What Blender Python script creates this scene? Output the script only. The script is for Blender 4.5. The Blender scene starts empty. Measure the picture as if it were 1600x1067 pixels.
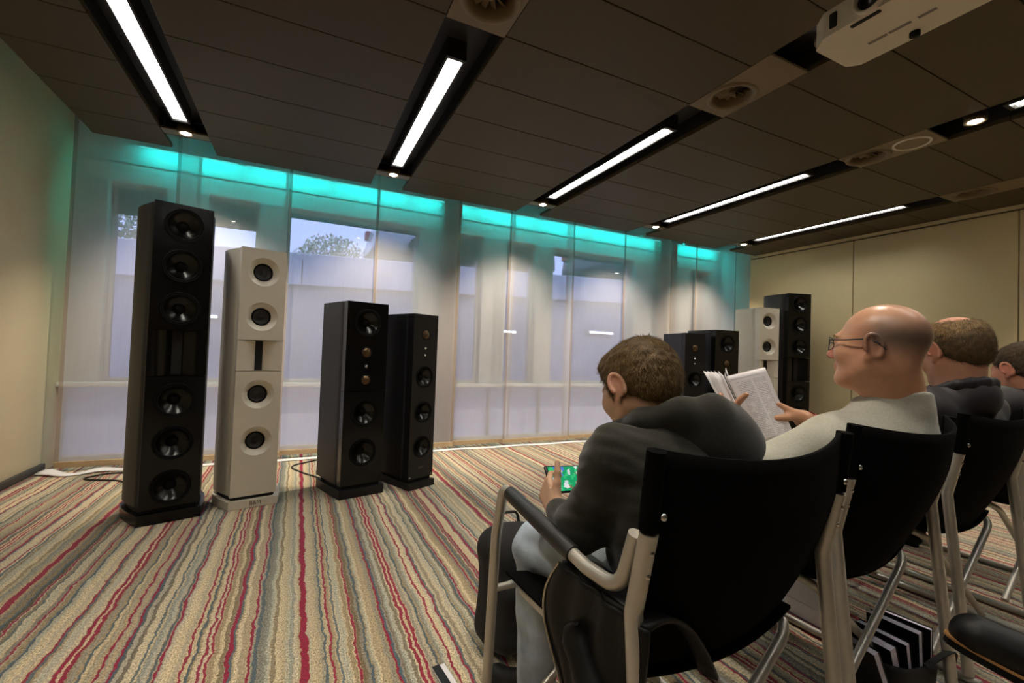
import bpy, bmesh, math, random
import numpy as np
from mathutils import Vector, Matrix

SC = bpy.context.scene
COL = SC.collection
R = math.radians
rnd = random.Random(7)

# ------------------------------------------------------------------ camera
cam_d = bpy.data.cameras.new('camera')
cam = bpy.data.objects.new('camera', cam_d)
COL.objects.link(cam)
YAW, PIT, ROL = R(25.324), R(1.392), R(2.101)
_f = Vector((math.sin(YAW) * math.cos(PIT), math.cos(YAW) * math.cos(PIT), math.sin(PIT)))
_r = Vector((math.cos(YAW), -math.sin(YAW), 0))
_u = _r.cross(_f)
_r2 = math.cos(ROL) * _r + math.sin(ROL) * _u
_u2 = -math.sin(ROL) * _r + math.cos(ROL) * _u
mw = Matrix((_r2, _u2, -_f)).transposed().to_4x4()
mw.translation = (0, 0, 1.05)
cam.matrix_world = mw
cam_d.sensor_fit = 'HORIZONTAL'
cam_d.sensor_width = 36.0
cam_d.lens = 36.0 * 702.0 / 1600.0
cam_d.clip_start = 0.02
cam_d.clip_end = 400
SC.camera = cam

# ------------------------------------------------------------------ world, exposure
W = bpy.data.worlds.new('overcast_sky')
SC.world = W
W.use_nodes = True
_nt = W.node_tree
_nt.nodes['Background'].inputs[0].default_value = (0.50, 0.58, 1.0, 1)
_nt.nodes['Background'].inputs[1].default_value = 1.05
SC.view_settings.view_transform = 'Standard'
SC.view_settings.look = 'None'
SC.view_settings.gamma = 1.0
SC.view_settings.use_curve_mapping = False
SC.view_settings.exposure = 1.0
SC.cycles.use_denoising = True
SC.cycles.max_bounces = 7
SC.cycles.transparent_max_bounces = 24
SC.cycles.caustics_reflective = False
SC.cycles.caustics_refractive = False
SC.cycles.sample_clamp_indirect = 4.0

STRIP_POWER = 29.0      # ceiling light strips
SPOT_POWER = 78.0       # small ceiling spots
LED_POWER = 26.0        # cyan strip over the windows

# ------------------------------------------------------------------ materials
MATS = {}

def mat(name, col, rough=0.6, metal=0.0, spec=0.5, bump=None, var=None, coat=0.0, sheen=0.0, attr=None, sss=0.0, stretch=None):
    m = bpy.data.materials.new(name)
    m.use_nodes = True
    nt = m.node_tree
    N, L = nt.nodes, nt.links
    b = N['Principled BSDF']
    b.inputs['Base Color'].default_value = (*col, 1)
    b.inputs['Roughness'].default_value = rough
    b.inputs['Metallic'].default_value = metal
    b.inputs['Specular IOR Level'].default_value = spec
    b.inputs['Coat Weight'].default_value = coat
    b.inputs['Coat Roughness'].default_value = 0.08
    b.inputs['Sheen Weight'].default_value = sheen
    if sss:
        b.inputs['Subsurface Weight'].default_value = sss
        b.inputs['Subsurface Radius'].default_value = (0.01, 0.004, 0.002)
        b.inputs['Subsurface Scale'].default_value = 1.0
    tc = N.new('ShaderNodeTexCoord')
    src = tc.outputs['Object']
    if stretch:
        mp = N.new('ShaderNodeMapping')
        mp.inputs['Scale'].default_value = stretch
        L.new(src, mp.inputs[0])
        src = mp.outputs[0]
    base = None
    if attr:
        a = N.new('ShaderNodeAttribute')
        a.attribute_name = attr
        base = a.outputs['Color']
        L.new(base, b.inputs['Base Color'])
    if var:
        n = N.new('ShaderNodeTexNoise')
        n.inputs['Scale'].default_value = var[0]
        n.inputs['Detail'].default_value = 4
        L.new(src, n.inputs['Vector'])
        mr = N.new('ShaderNodeMapRange')
        mr.inputs['From Min'].default_value = 0.3
        mr.inputs['From Max'].default_value = 0.7
        mr.inputs['To Min'].default_value = 1 - var[1]
        mr.inputs['To Max'].default_value = 1 + var[1]
        L.new(n.outputs['Fac'], mr.inputs['Value'])
        mx = N.new('ShaderNodeMix')
        mx.data_type = 'RGBA'
        mx.blend_type = 'MULTIPLY'
        mx.inputs['Factor'].default_value = 1
        if base is not None:
            L.new(base, mx.inputs['A'])
        else:
            mx.inputs['A'].default_value = (*col, 1)
        L.new(mr.outputs['Result'], mx.inputs['B'])
        L.new(mx.outputs['Result'], b.inputs['Base Color'])
    if bump:
        n2 = N.new('ShaderNodeTexNoise')
        n2.inputs['Scale'].default_value = bump[0]
        n2.inputs['Detail'].default_value = 3
        L.new(src, n2.inputs['Vector'])
        bp = N.new('ShaderNodeBump')
        bp.inputs['Strength'].default_value = bump[1]
        bp.inputs['Distance'].default_value = bump[2] if len(bump) > 2 else 0.002
        L.new(n2.outputs['Fac'], bp.inputs['Height'])
        L.new(bp.outputs['Normal'], b.inputs['Normal'])
    MATS[name] = m
    return m

def emit(name, col, strength):
    m = bpy.data.materials.new(name)
    m.use_nodes = True
    nt = m.node_tree
    for n in list(nt.nodes):
        nt.nodes.remove(n)
    e = nt.nodes.new('ShaderNodeEmission')
    e.inputs[0].default_value = (*col, 1)
    e.inputs[1].default_value = strength
    o = nt.nodes.new('ShaderNodeOutputMaterial')
    nt.links.new(e.outputs[0], o.inputs[0])
    MATS[name] = m
    return m

def thin_glass(name, tint=(0.95, 0.97, 1.0)):
    m = bpy.data.materials.new(name)
    m.use_nodes = True
    nt = m.node_tree
    for n in list(nt.nodes):
        nt.nodes.remove(n)
    t = nt.nodes.new('ShaderNodeBsdfTransparent')
    t.inputs[0].default_value = (*tint, 1)
    g = nt.nodes.new('ShaderNodeBsdfGlossy')
    g.inputs['Roughness'].default_value = 0.02
    fr = nt.nodes.new('ShaderNodeFresnel')
    fr.inputs[0].default_value = 1.5
    mx = nt.nodes.new('ShaderNodeMixShader')
    o = nt.nodes.new('ShaderNodeOutputMaterial')
    nt.links.new(fr.outputs[0], mx.inputs[0])
    nt.links.new(t.outputs[0], mx.inputs[1])
    nt.links.new(g.outputs[0], mx.inputs[2])
    nt.links.new(mx.outputs[0], o.inputs[0])
    MATS[name] = m
    return m

def sheer(name, col, opacity, trans=0.5):
    """woven voile: part of the light passes straight through the weave, the rest meets cloth"""
    m = bpy.data.materials.new(name)
    m.use_nodes = True
    nt = m.node_tree
    N, L = nt.nodes, nt.links
    for n in list(N):
        N.remove(n)
    t = N.new('ShaderNodeBsdfTransparent')
    d = N.new('ShaderNodeBsdfDiffuse')
    d.inputs[0].default_value = (*col, 1)
    tr = N.new('ShaderNodeBsdfTranslucent')
    tr.inputs[0].default_value = (*col, 1)
    a = N.new('ShaderNodeMixShader')
    a.inputs[0].default_value = trans
    L.new(d.outputs[0], a.inputs[1])
    L.new(tr.outputs[0], a.inputs[2])
    tc = N.new('ShaderNodeTexCoord')
    mp = N.new('ShaderNodeMapping')
    mp.inputs['Scale'].default_value = (60, 60, 4)
    L.new(tc.outputs['Object'], mp.inputs[0])
    nz = N.new('ShaderNodeTexNoise')
    nz.inputs['Scale'].default_value = 1.0
    L.new(mp.outputs[0], nz.inputs['Vector'])
    mr = N.new('ShaderNodeMapRange')
    mr.inputs['To Min'].default_value = opacity - 0.025
    mr.inputs['To Max'].default_value = opacity + 0.025
    L.new(nz.outputs['Fac'], mr.inputs['Value'])
    mx = N.new('ShaderNodeMixShader')
    L.new(mr.outputs[0], mx.inputs[0])
    L.new(t.outputs[0], mx.inputs[1])
    L.new(a.outputs[0], mx.inputs[2])
    o = N.new('ShaderNodeOutputMaterial')
    L.new(mx.outputs[0], o.inputs[0])
    MATS[name] = m
    return m

# ------------------------------------------------------------------ object helpers
def tag(o, label=None, cat=None, group=None, kind=None):
    if label: o['label'] = label
    if cat: o['category'] = cat
    if group: o['group'] = group
    if kind: o['kind'] = kind
    return o

def empty(name, loc=(0, 0, 0), rz=0.0, parent=None):
    o = bpy.data.objects.new(name, None)
    COL.objects.link(o)
    o.location = loc
    o.rotation_euler = (0, 0, rz)
    o.empty_display_size = 0.1
    if parent: o.parent = parent
    return o

def link(name, me, parent=None, loc=None, rot=None):
    o = bpy.data.objects.new(name, me)
    COL.objects.link(o)
    if parent: o.parent = parent
    if loc is not None: o.location = loc
    if rot is not None: o.rotation_euler = rot
    return o

def copy_tree(o, parent=None):
    c = o.copy()
    COL.objects.link(c)
    if parent: c.parent = parent
    for ch in [x for x in o.children]:
        copy_tree(ch, c)
    return c

def fillet(pts, rad, n=6):
    """round the corners of a polyline"""
    P = [Vector(p) for p in pts]
    out = [P[0]]
    for i in range(1, len(P) - 1):
        a, b, c = P[i - 1], P[i], P[i + 1]
        r = rad[i - 1] if isinstance(rad, (list, tuple)) else rad
        u, v = (a - b), (c - b)
        lu, lv = u.length, v.length
        u.normalize(); v.normalize()
        ang = u.angle(v)
        if ang > 3.1 or r <= 0:
            out.append(b); continue
        t = min(r / math.tan(ang / 2), lu * 0.49, lv * 0.49)
        p0, p1 = b + u * t, b + v * t
        for k in range(n + 1):
            s = k / n
            out.append((1 - s) ** 2 * p0 + 2 * s * (1 - s) * b + s * s * p1)
    out.append(P[-1])
    return out

class MB:
    def __init__(self):
        self.v, self.f, self.s = [], [], []

    def add(self, vs, fs, smooth=False, M=None):
        k = len(self.v)
        if M is not None:
            vs = [M @ Vector(p) for p in vs]
        self.v += [tuple(p) for p in vs]
        self.f += [tuple(i + k for i in q) for q in fs]
        self.s += [smooth] * len(fs)
        return self

    def box(self, lo, hi, M=None):
        x0, y0, z0 = lo; x1, y1, z1 = hi
        return self.add([(x0, y0, z0), (x1, y0, z0), (x1, y1, z0), (x0, y1, z0), (x0, y0, z1), (x1, y0, z1), (x1, y1, z1), (x0, y1, z1)],
                        [(0, 3, 2, 1), (4, 5, 6, 7), (0, 1, 5, 4), (1, 2, 6, 5), (2, 3, 7, 6), (3, 0, 4, 7)], False, M)

    def rbox(self, lo, hi, b=0.005, seg=2, M=None, smooth=True):
        bm = bmesh.new()
        bmesh.ops.create_cube(bm, size=1)
        for v in bm.verts:
            v.co = Vector([(lo[i] + hi[i]) / 2 + v.co[i] * (hi[i] - lo[i]) for i in range(3)])
        bmesh.ops.bevel(bm, geom=list(bm.edges) + list(bm.verts), offset=b, segments=seg, profile=0.5, affect='EDGES')
        bm.verts.index_update()
        self.add([v.co.copy() for v in bm.verts], [[v.index for v in f.verts] for f in bm.faces], smooth, M)
        bm.free()
        return self

    def prism(self, poly, z0, z1, M=None, smooth=False, top=None):
        """poly: list of (x, y); top: other outline at z1"""
        n = len(poly)
        tp = top or poly
        vs = [(x, y, z0) for x, y in poly] + [(x, y, z1) for x, y in tp]
        self.add(vs, [(i, (i + 1) % n, n + (i + 1) % n, n + i) for i in range(n)], smooth, M)
        vs2 = [(x, y, z0) for x, y in poly] + [(x, y, z1) for x, y in tp]
        self.add(vs2, [tuple(range(n - 1, -1, -1)), tuple(range(n, 2 * n))], False, M)
        return self

    def tube(self, pts, r, n=10, r2=None, hint=(0, 0, 1), caps=True, M=None, radii=None):
        """r along hint x tangent, r2 along the other side axis"""
        P = [Vector(p) for p in pts]
        r2 = r if r2 is None else r2
        rings = []
        side = None
        for i, p in enumerate(P):
            t = (P[min(i + 1, len(P) - 1)] - P[max(i - 1, 0)]).normalized()
            if side is None:
                h = Vector(hint)
                if abs(h.dot(t)) > 0.95: h = Vector((1, 0, 0)) if abs(t.x) < 0.9 else Vector((0, 1, 0))
                side = h.cross(t).normalized()
            side = (side - t * side.dot(t)).normalized()
            up = t.cross(side)
            q = radii[i] if radii else 1.0
            rings.append([p + side * (math.cos(a) * r * q) + up * (math.sin(a) * r2 * q) for a in [2 * math.pi * k / n for k in range(n)]])
        vs = [x for ring in rings for x in ring]
        fs = []
        for i in range(len(P) - 1):
            for k in range(n):
                a, b = i * n + k, i * n + (k + 1) % n
                fs.append((a, b, b + n, a + n))
        self.add(vs, fs, True, M)
        if caps:
            self.add(rings[0], [tuple(range(n - 1, -1, -1))], False, M)
            self.add(rings[-1], [tuple(range(n))], False, M)
        return self

    def lathe(self, prof, n=32, M=None, smooth=True, arc=None):
        """prof: (r, z) list revolved round local z"""
        vs, fs = [], []
        m = len(prof)
        for k in range(n):
            a = 2 * math.pi * k / n
            for r, z in prof:
                vs.append((r * math.cos(a), r * math.sin(a), z))
        for k in range(n):
            k2 = (k + 1) % n
            for i in range(m - 1):
                if prof[i][0] < 1e-6:
                    fs.append((k * m + i, k2 * m + i + 1, k * m + i + 1))
                elif prof[i + 1][0] < 1e-6:
                    fs.append((k * m + i, k2 * m + i, k * m + i + 1))
                else:
                    fs.append((k * m + i, k2 * m + i, k2 * m + i + 1, k * m + i + 1))
        return self.add(vs, fs, smooth, M)

    def sheet(self, fn, nu, nv, th=0.0, M=None, smooth=True):
        """grid surface fn(u, v) -> point with u, v in 0..1, optional thickness"""
        g = [[Vector(fn(i / nu, j / nv)) for j in range(nv + 1)] for i in range(nu + 1)]
        idx = lambda i, j: i * (nv + 1) + j
        base = [p for row in g for p in row]
        fs = [(idx(i, j), idx(i + 1, j), idx(i + 1, j + 1), idx(i, j + 1)) for i in range(nu) for j in range(nv)]
        if th <= 0:
            return self.add(base, fs, smooth, M)
        nor = []
        for i in range(nu + 1):
            for j in range(nv + 1):
                du = g[min(i + 1, nu)][j] - g[max(i - 1, 0)][j]
                dv = g[i][min(j + 1, nv)] - g[i][max(j - 1, 0)]
                q = du.cross(dv)
                nor.append(q.normalized() if q.length > 0 else Vector((0, 0, 1)))
        K = len(base)
        vs = [p + n_ * th / 2 for p, n_ in zip(base, nor)] + [p - n_ * th / 2 for p, n_ in zip(base, nor)]
        f2 = fs + [tuple(reversed([q + K for q in f])) for f in fs]
        for i in range(nu):
            f2.append((idx(i + 1, 0), idx(i, 0), idx(i, 0) + K, idx(i + 1, 0) + K))
            f2.append((idx(i, nv), idx(i + 1, nv), idx(i + 1, nv) + K, idx(i, nv) + K))
        for j in range(nv):
            f2.append((idx(0, j), idx(0, j + 1), idx(0, j + 1) + K, idx(0, j) + K))
            f2.append((idx(nu, j + 1), idx(nu, j), idx(nu, j) + K, idx(nu, j + 1) + K))
        return self.add(vs, f2, smooth, M)

    def mesh(self, name, m):
        me = bpy.data.meshes.new(name)
        me.from_pydata(self.v, [], self.f)
        me.polygons.foreach_set('use_smooth', self.s)
        if m is not None: me.materials.append(MATS[m] if isinstance(m, str) else m)
        me.update()
        return me

    def build(self, name, m, parent=None, loc=None, rot=None):
        return link(name, self.mesh(name, m), parent, loc, rot)

def T(x, y, z):
    return Matrix.Translation((x, y, z))

def RX(a): return Matrix.Rotation(a, 4, 'X')
def RY(a): return Matrix.Rotation(a, 4, 'Y')
def RZ(a): return Matrix.Rotation(a, 4, 'Z')

def rect_with_hole(mb, x0, x1, z0, z1, cx, cz, r, depth, n=32):
    """plate in the xz plane at y=0 facing -y, with a round hole whose wall runs back to y=depth, and outer edges running back"""
    rim, out = [], []
    for k in range(n):
        a = 2 * math.pi * k / n
        c, s = math.cos(a), math.sin(a)
        rim.append((cx + r * c, cz + r * s))
        tx = ((x1 - cx) / c if c > 1e-9 else (x0 - cx) / c) if abs(c) > 1e-9 else 1e9
        tz = ((z1 - cz) / s if s > 1e-9 else (z0 - cz) / s) if abs(s) > 1e-9 else 1e9
        t = min(tx, tz)
        out.append((cx + t * c, cz + t * s))
    # snap nearest ring samples to the corners
    for X in (x0, x1):
        for Z in (z0, z1):
            k = min(range(n), key=lambda i: (out[i][0] - X) ** 2 + (out[i][1] - Z) ** 2)
            out[k] = (X, Z)
    vs = [(x, 0, z) for x, z in rim] + [(x, 0, z) for x, z in out] + [(x, depth, z) for x, z in rim] + [(x, depth, z) for x, z in out]
    fs = []
    for k in range(n):
        q = (k + 1) % n
        fs.append((k, n + k, n + q, q))
        fs.append((k, q, 2 * n + q, 2 * n + k))
        fs.append((n + k, 3 * n + k, 3 * n + q, n + q))
    mb.add(vs, fs, False)

def text_mesh(name, txt, size, m, parent, M):
    cu = bpy.data.curves.new(name, 'FONT')
    cu.body = txt
    cu.size = size
    cu.align_x = 'CENTER'
    cu.align_y = 'CENTER'
    cu.extrude = 0.0006
    o = bpy.data.objects.new(name + '_tmp', cu)
    COL.objects.link(o)
    dg = bpy.context.evaluated_depsgraph_get()
    me = bpy.data.meshes.new_from_object(o.evaluated_get(dg))
    bpy.data.objects.remove(o)
    me.transform(M)
    me.materials.clear()
    me.materials.append(MATS[m])
    return link(name, me, parent)

# ------------------------------------------------------------------ material library
def srgb(r, g, b):
    f = lambda c: (c / 255 / 12.92) if c / 255 <= 0.04045 else ((c / 255 + 0.055) / 1.055) ** 2.4
    return (f(r), f(g), f(b))

def carpet_material():
    m = bpy.data.materials.new('striped_carpet')
    m.use_nodes = True
    nt = m.node_tree
    N, L = nt.nodes, nt.links
    b = N['Principled BSDF']
    b.inputs['Roughness'].default_value = 0.95
    b.inputs['Specular IOR Level'].default_value = 0.1
    b.inputs['Sheen Weight'].default_value = 0.15
    tc = N.new('ShaderNodeTexCoord')
    sep = N.new('ShaderNodeSeparateXYZ')
    L.new(tc.outputs['Object'], sep.inputs[0])

    def noise(scale3, detail):
        mp = N.new('ShaderNodeMapping')
        mp.inputs['Scale'].default_value = scale3
        L.new(tc.outputs['Object'], mp.inputs[0])
        n = N.new('ShaderNodeTexNoise')
        n.inputs['Scale'].default_value = 1
        n.inputs['Detail'].default_value = detail
        L.new(mp.outputs[0], n.inputs['Vector'])
        return n.outputs['Fac']

    def math_(op, a, b_=None, c=None):
        n = N.new('ShaderNodeMath')
        n.operation = op
        for i, x in enumerate((a, b_, c)):
            if x is None: continue
            if isinstance(x, (int, float)): n.inputs[i].default_value = x
            else: L.new(x, n.inputs[i])
        return n.outputs[0]

    w1 = math_('MULTIPLY_ADD', noise((5, 7, 1), 2), 0.034, -0.017)
    w2 = math_('MULTIPLY_ADD', noise((60, 40, 1), 3), 0.018, -0.009)
    w3 = math_('MULTIPLY_ADD', noise((260, 200, 1), 1), 0.007, -0.0035)
    u = math_('ADD', math_('ADD', sep.outputs['X'], w1), math_('ADD', w2, w3))
    fr = math_('FRACT', math_('DIVIDE', math_('ADD', u, 0.637 + 1.039 * 8), 1.039))

    def ramp(stops, interp):
        r = N.new('ShaderNodeValToRGB')
        cr = r.color_ramp
        cr.interpolation = interp
        cr.elements[0].position = stops[0][0]
        cr.elements[0].color = (*stops[0][1], 1)
        cr.elements.remove(cr.elements[1])
        for p, c in stops[1:]:
            e = cr.elements.new(p)
            e.color = (*c, 1)
        L.new(fr, r.inputs[0])
        return r.outputs[0]

    cream, tan, olive = srgb(226, 208, 170), srgb(170, 150, 116), srgb(100, 86, 62)
    grey, pale = srgb(138, 138, 130), srgb(200, 190, 166)
    rr = random.Random(11)
    cyc = [cream, tan, olive, cream, pale, grey, cream, olive, tan, cream, pale, tan, olive, grey, cream, tan]
    base1 = ramp([(i / 31.0, cyc[(i * 7 + rr.randrange(3)) % len(cyc)]) for i in range(31)], 'LINEAR')
    fr0 = fr
    fr = math_('FRACT', math_('MULTIPLY', u, 2.37))
    base2 = ramp([(i / 31.0, cyc[(i * 5 + rr.randrange(4)) % len(cyc)]) for i in range(31)], 'CONSTANT')
    fr = fr0
    P = 1.039
    reds = [0.0, .019, .103, .138, .268, .341, .390, .406, .462, .524, .684, .696, .776, .857, .967]
    st = [(0.0, (1, 1, 1))]
    k0, k1 = (0, 0, 0), (1, 1, 1)
    wd = .0105
    st = []
    for i, r_ in enumerate(reds):
        st.append((r_ / P, k1)); st.append(((r_ + wd) / P, k0))
    red = ramp(st, 'CONSTANT')
    blues = [(.059, .008), (.148, .007), (.215, .008), (.259, .008), (.362, .009), (.473, .009), (.540, .012), (.758, .008), (.801, .008), (.892, .008), (.978, .008)]
    st = [(0.0, k0)]
    for r_, w in blues:
        st.append((r_ / P, k1)); st.append(((r_ + w) / P, k0))
    blue = ramp(st, 'CONSTANT')
    mints = [(.083, .008), (.228, .02), (.567, .022), (.640, .02), (.812, .022), (.905, .01), (.995, .018)]
    st = [(0.0, k0)]
    for r_, w in mints:
        st.append((r_ / P, k1)); st.append(((r_ + w) / P, k0))
    mint = ramp(st, 'CONSTANT')

    def mix(fac, a, c):
        n = N.new('ShaderNodeMix')
        n.data_type = 'RGBA'
        L.new(fac, n.inputs['Factor'])
        if isinstance(a, tuple): n.inputs['A'].default_value = (*a, 1)
        else: L.new(a, n.inputs['A'])
        if isinstance(c, tuple): n.inputs['B'].default_value = (*c, 1)
        else: L.new(c, n.inputs['B'])
        return n.outputs['Result']
    tuft = noise((210, 130, 1), 2)
    half = N.new('ShaderNodeValue')
    half.outputs[0].default_value = 0.66
    base = mix(half.outputs[0], base1, base2)
    thin = math_('GREATER_THAN', tuft, 0.36)
    c = mix(math_('MULTIPLY', mint, 0.45), base, srgb(176, 184, 172))
    c = mix(math_('MULTIPLY', math_('MULTIPLY', blue, thin), 0.85), c, srgb(66, 96, 112))
    c = mix(math_('MULTIPLY', red, math_('MULTIPLY_ADD', thin, 0.35, 0.6)), c, srgb(156, 18, 62))
    mr = N.new('ShaderNodeMapRange')
    mr.inputs['From Min'].default_value = .3
    mr.inputs['From Max'].default_value = .7
    mr.inputs['To Min'].default_value = .42
    mr.inputs['To Max'].default_value = 1.35
    L.new(tuft, mr.inputs['Value'])
    mm = N.new('ShaderNodeMix')
    mm.data_type = 'RGBA'
    mm.blend_type = 'MULTIPLY'
    mm.inputs['Factor'].default_value = 1
    L.new(c, mm.inputs['A'])
    L.new(mr.outputs[0], mm.inputs['B'])
    L.new(mm.outputs['Result'], b.inputs['Base Color'])
    bp = N.new('ShaderNodeBump')
    bp.inputs['Strength'].default_value = 0.6
    bp.inputs['Distance'].default_value = 0.004
    L.new(tuft, bp.inputs['Height'])
    L.new(bp.outputs[0], b.inputs['Normal'])
    MATS['striped_carpet'] = m

carpet_material()
mat('wall_beige', srgb(204, 189, 158), 0.75, spec=0.25, bump=(220, 0.15), var=(3, 0.03))
mat('wall_white', srgb(214, 214, 212), 0.8, var=(3, 0.03))
mat('panel_beige', srgb(204, 188, 146), 0.55, bump=(300, 0.1), var=(2, 0.03))
mat('seam_dark', srgb(60, 52, 42), 0.7)
mat('baseboard_grey', srgb(62, 60, 56), 0.6, var=(8, 0.1))
mat('ceiling_brown', srgb(70, 60, 38), 0.55, spec=0.3, bump=(500, 0.1), var=(60, 0.05))
mat('plate_brown', srgb(112, 96, 70), 0.45, spec=0.4, var=(6, 0.04))
mat('channel_black', srgb(26, 24, 22), 0.6, var=(10, 0.1))
mat('void_dark', srgb(40, 37, 33), 0.9, var=(2, 0.05))
mat('frame_grey', srgb(176, 178, 178), 0.5, var=(4, 0.04))
mat('pillar_brown', srgb(104, 84, 70), 0.6, var=(7, 0.16), stretch=(6, 6, 0.7))
mat('lamp_housing', srgb(190, 190, 188), 0.35, metal=0.7, var=(20, 0.05))
mat('lamp_fin', srgb(225, 226, 230), 0.3, metal=0.4, var=(20, 0.04))
mat('spot_trim', srgb(120, 104, 82), 0.35, metal=0.6, var=(20, 0.05))
mat('dark_void', (0.006, 0.006, 0.006), 0.8, var=(20, 0.1))
emit('strip_glow', (1.0, 0.955, 0.87), STRIP_POWER)
emit('spot_glow', (1.0, 0.86, 0.70), 40.0)
emit('led_cyan', (0.0, 0.78, 0.75), LED_POWER)
emit('added_edge_glow', (0.10, 0.85, 0.78), 0.9)
thin_glass('window_glass')
sheer('frosted_glass', srgb(244, 245, 250), 0.94, 0.62)
sheer('voile', srgb(240, 239, 243), 0.50, 0.5)
mat('hem_tan', srgb(176, 152, 118), 0.8, bump=(400, 0.2), var=(20, 0.08))
sheer('hem_tape', srgb(176, 150, 118), 0.46, 0.45)
mat('white_cloth', srgb(236, 234, 236), 0.85, bump=(200, 0.2), var=(8, 0.03))
mat('gloss_black', (0.003, 0.003, 0.0032), 0.2, spec=0.32, coat=0.0, var=(4, 0.1))
mat('satin_black', (0.006, 0.006, 0.0075), 0.42, spec=0.4, bump=(300, 0.06), var=(4, 0.1))
mat('matt_charcoal', (0.016, 0.015, 0.017), 0.5, spec=0.5, bump=(260, 0.08), var=(4, 0.1))
mat('satin_white', srgb(224, 218, 202), 0.38, spec=0.5, bump=(220, 0.05), var=(4, 0.02))
mat('cone_metal', (0.034, 0.034, 0.032), 0.24, metal=0.92, var=(30, 0.06))
mat('cone_gold', srgb(98, 78, 56), 0.35, metal=0.85, var=(30, 0.06))
mat('rubber_black', (0.004, 0.004, 0.004), 0.7, spec=0.15, var=(30, 0.1))
mat('steel_dot', srgb(200, 200, 200), 0.25, metal=1.0, var=(30, 0.03))
mat('logo_grey', srgb(96, 92, 86), 0.4, metal=0.5, var=(30, 0.03))
mat('aluminium', srgb(186, 182, 171), 0.38, metal=0.62, bump=(160, 0.04), var=(12, 0.05))
mat('grip_black', (0.012, 0.012, 0.012), 0.42, bump=(300, 0.1), var=(10, 0.1))
mat('mesh_black', (0.0028, 0.0026, 0.0026), 0.95, spec=0.06, bump=(500, 0.4), var=(60, 0.15))
mat('plastic_white', srgb(206, 198, 180), 0.45, var=(5, 0.03))
mat('concrete', srgb(182, 182, 188), 0.9, bump=(30, 0.3), var=(2.5, 0.12))
mat('concrete_dark', srgb(150, 150, 156), 0.95, bump=(30, 0.3), var=(2.0, 0.15))
mat('asphalt', srgb(86, 86, 90), 0.95, bump=(60, 0.3), var=(3, 0.12))

# ------------------------------------------------------------------ setting: dimensions
H = 2.51                # underside of the ceiling panels
XL, XR = -1.78, 5.66    # side walls
YB, YW = -3.2, 5.0      # back wall, window wall
TOP = 2.92              # structural slab
ISL = -1.40             # left edge of the hung ceiling
EDGE = 4.18             # window edge of the hung ceiling
SLOT = [-0.79 + 1.449 * k for k in range(5)]
SW = 0.1425             # half slot width
ROW = 0.383

# floor: carpet
mb = MB()
mb.box((XL - 0.2, YB - 0.2, -0.12), (6.4, YW + 0.3, 0.0))
floor = mb.build('floor', 'striped_carpet')
tag(floor, 'multicoloured striped carpet covering the whole floor', kind='structure')

# left wall, back wall
tag(MB().box((XL - 0.15, YB - 0.2, 0), (XL, YW + 0.3, TOP)).build('wall_left', 'wall_beige'), 'plain beige wall on the left side', kind='structure')
tag(MB().box((XL, YB - 0.15, 0), (6.4, YB, TOP)).build('wall_back', 'wall_beige'), 'plain beige wall behind the audience', kind='structure')
tag(MB().rbox((XL, YB, 0), (XL + 0.028, YW - 0.25, 0.05), 0.004).build('baseboard_left', 'baseboard_grey'), 'dark grey baseboard along the left wall', kind='structure')

# right wall: folding partition leaves under a top track
wr = MB().box((XR + 0.03, YB, 0), (XR + 0.2, 4.235, TOP)).build('wall_right', 'seam_dark')
tag(wr, 'beige folding partition wall on the right with vertical seams', kind='structure')
ys = [4.255 - 1.302 * k for k in range(7)]
for k in range(6):
    MB().rbox((XR, max(ys[k + 1], YB) + 0.004, 0.02), (XR + 0.032, ys[k] - 0.004, 2.462), 0.003, 1, smooth=False).build('panel', 'panel_beige', wr)
MB().box((XR - 0.004, YB, 2.476), (XR + 0.04, 4.255, H + 0.03)).build('head_rail', 'panel_beige', wr)
tag(MB().box((5.99, 4.0, 0), (6.2, YW + 0.3, TOP)).build('wall_recess', 'wall_white'), 'white side wall of the window recess at far right', kind='structure')

# structural slab above the hung ceiling
tag(MB().box((XL - 0.15, YB - 0.15, TOP), (6.4, YW + 0.3, TOP + 0.25)).build('ceiling_slab', 'void_dark'), 'dark structural slab above the hung ceiling', kind='structure')

# hung ceiling: separate brown panels
ceil = empty('ceiling', (0, 0, H))
tag(ceil, 'dark brown hung ceiling of long narrow panels', kind='structure')
edges = [ISL] + [x for s in SLOT for x in (s - SW, s + SW)] + [XR - 0.004]
rows = int((EDGE - YB) / ROW)
for bay in range(6):
    x0, x1 = edges[2 * bay], edges[2 * bay + 1]
    me = MB().rbox((x0, -ROW + 0.0025, 0), (x1, -0.0025, 0.03), 0.002, 1, smooth=False).mesh('ceiling_panel', 'ceiling_brown')
    for r_ in range(rows):
        link('ceiling_panel', me, ceil, (0, EDGE - r_ * ROW, 0))
# black channels the lights sit in
for s in SLOT:
    m_ = MB()
    m_.box((s - SW - 0.012, YB, 0.031), (s - SW, 3.93, 0.12)).box((s + SW, YB, 0.031), (s + SW + 0.012, 3.93, 0.12)).box((s - SW - 0.012, YB, 0.12), (s + SW + 0.012, 3.93, 0.135))
    m_.build('channel', 'channel_black', ceil)

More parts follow.
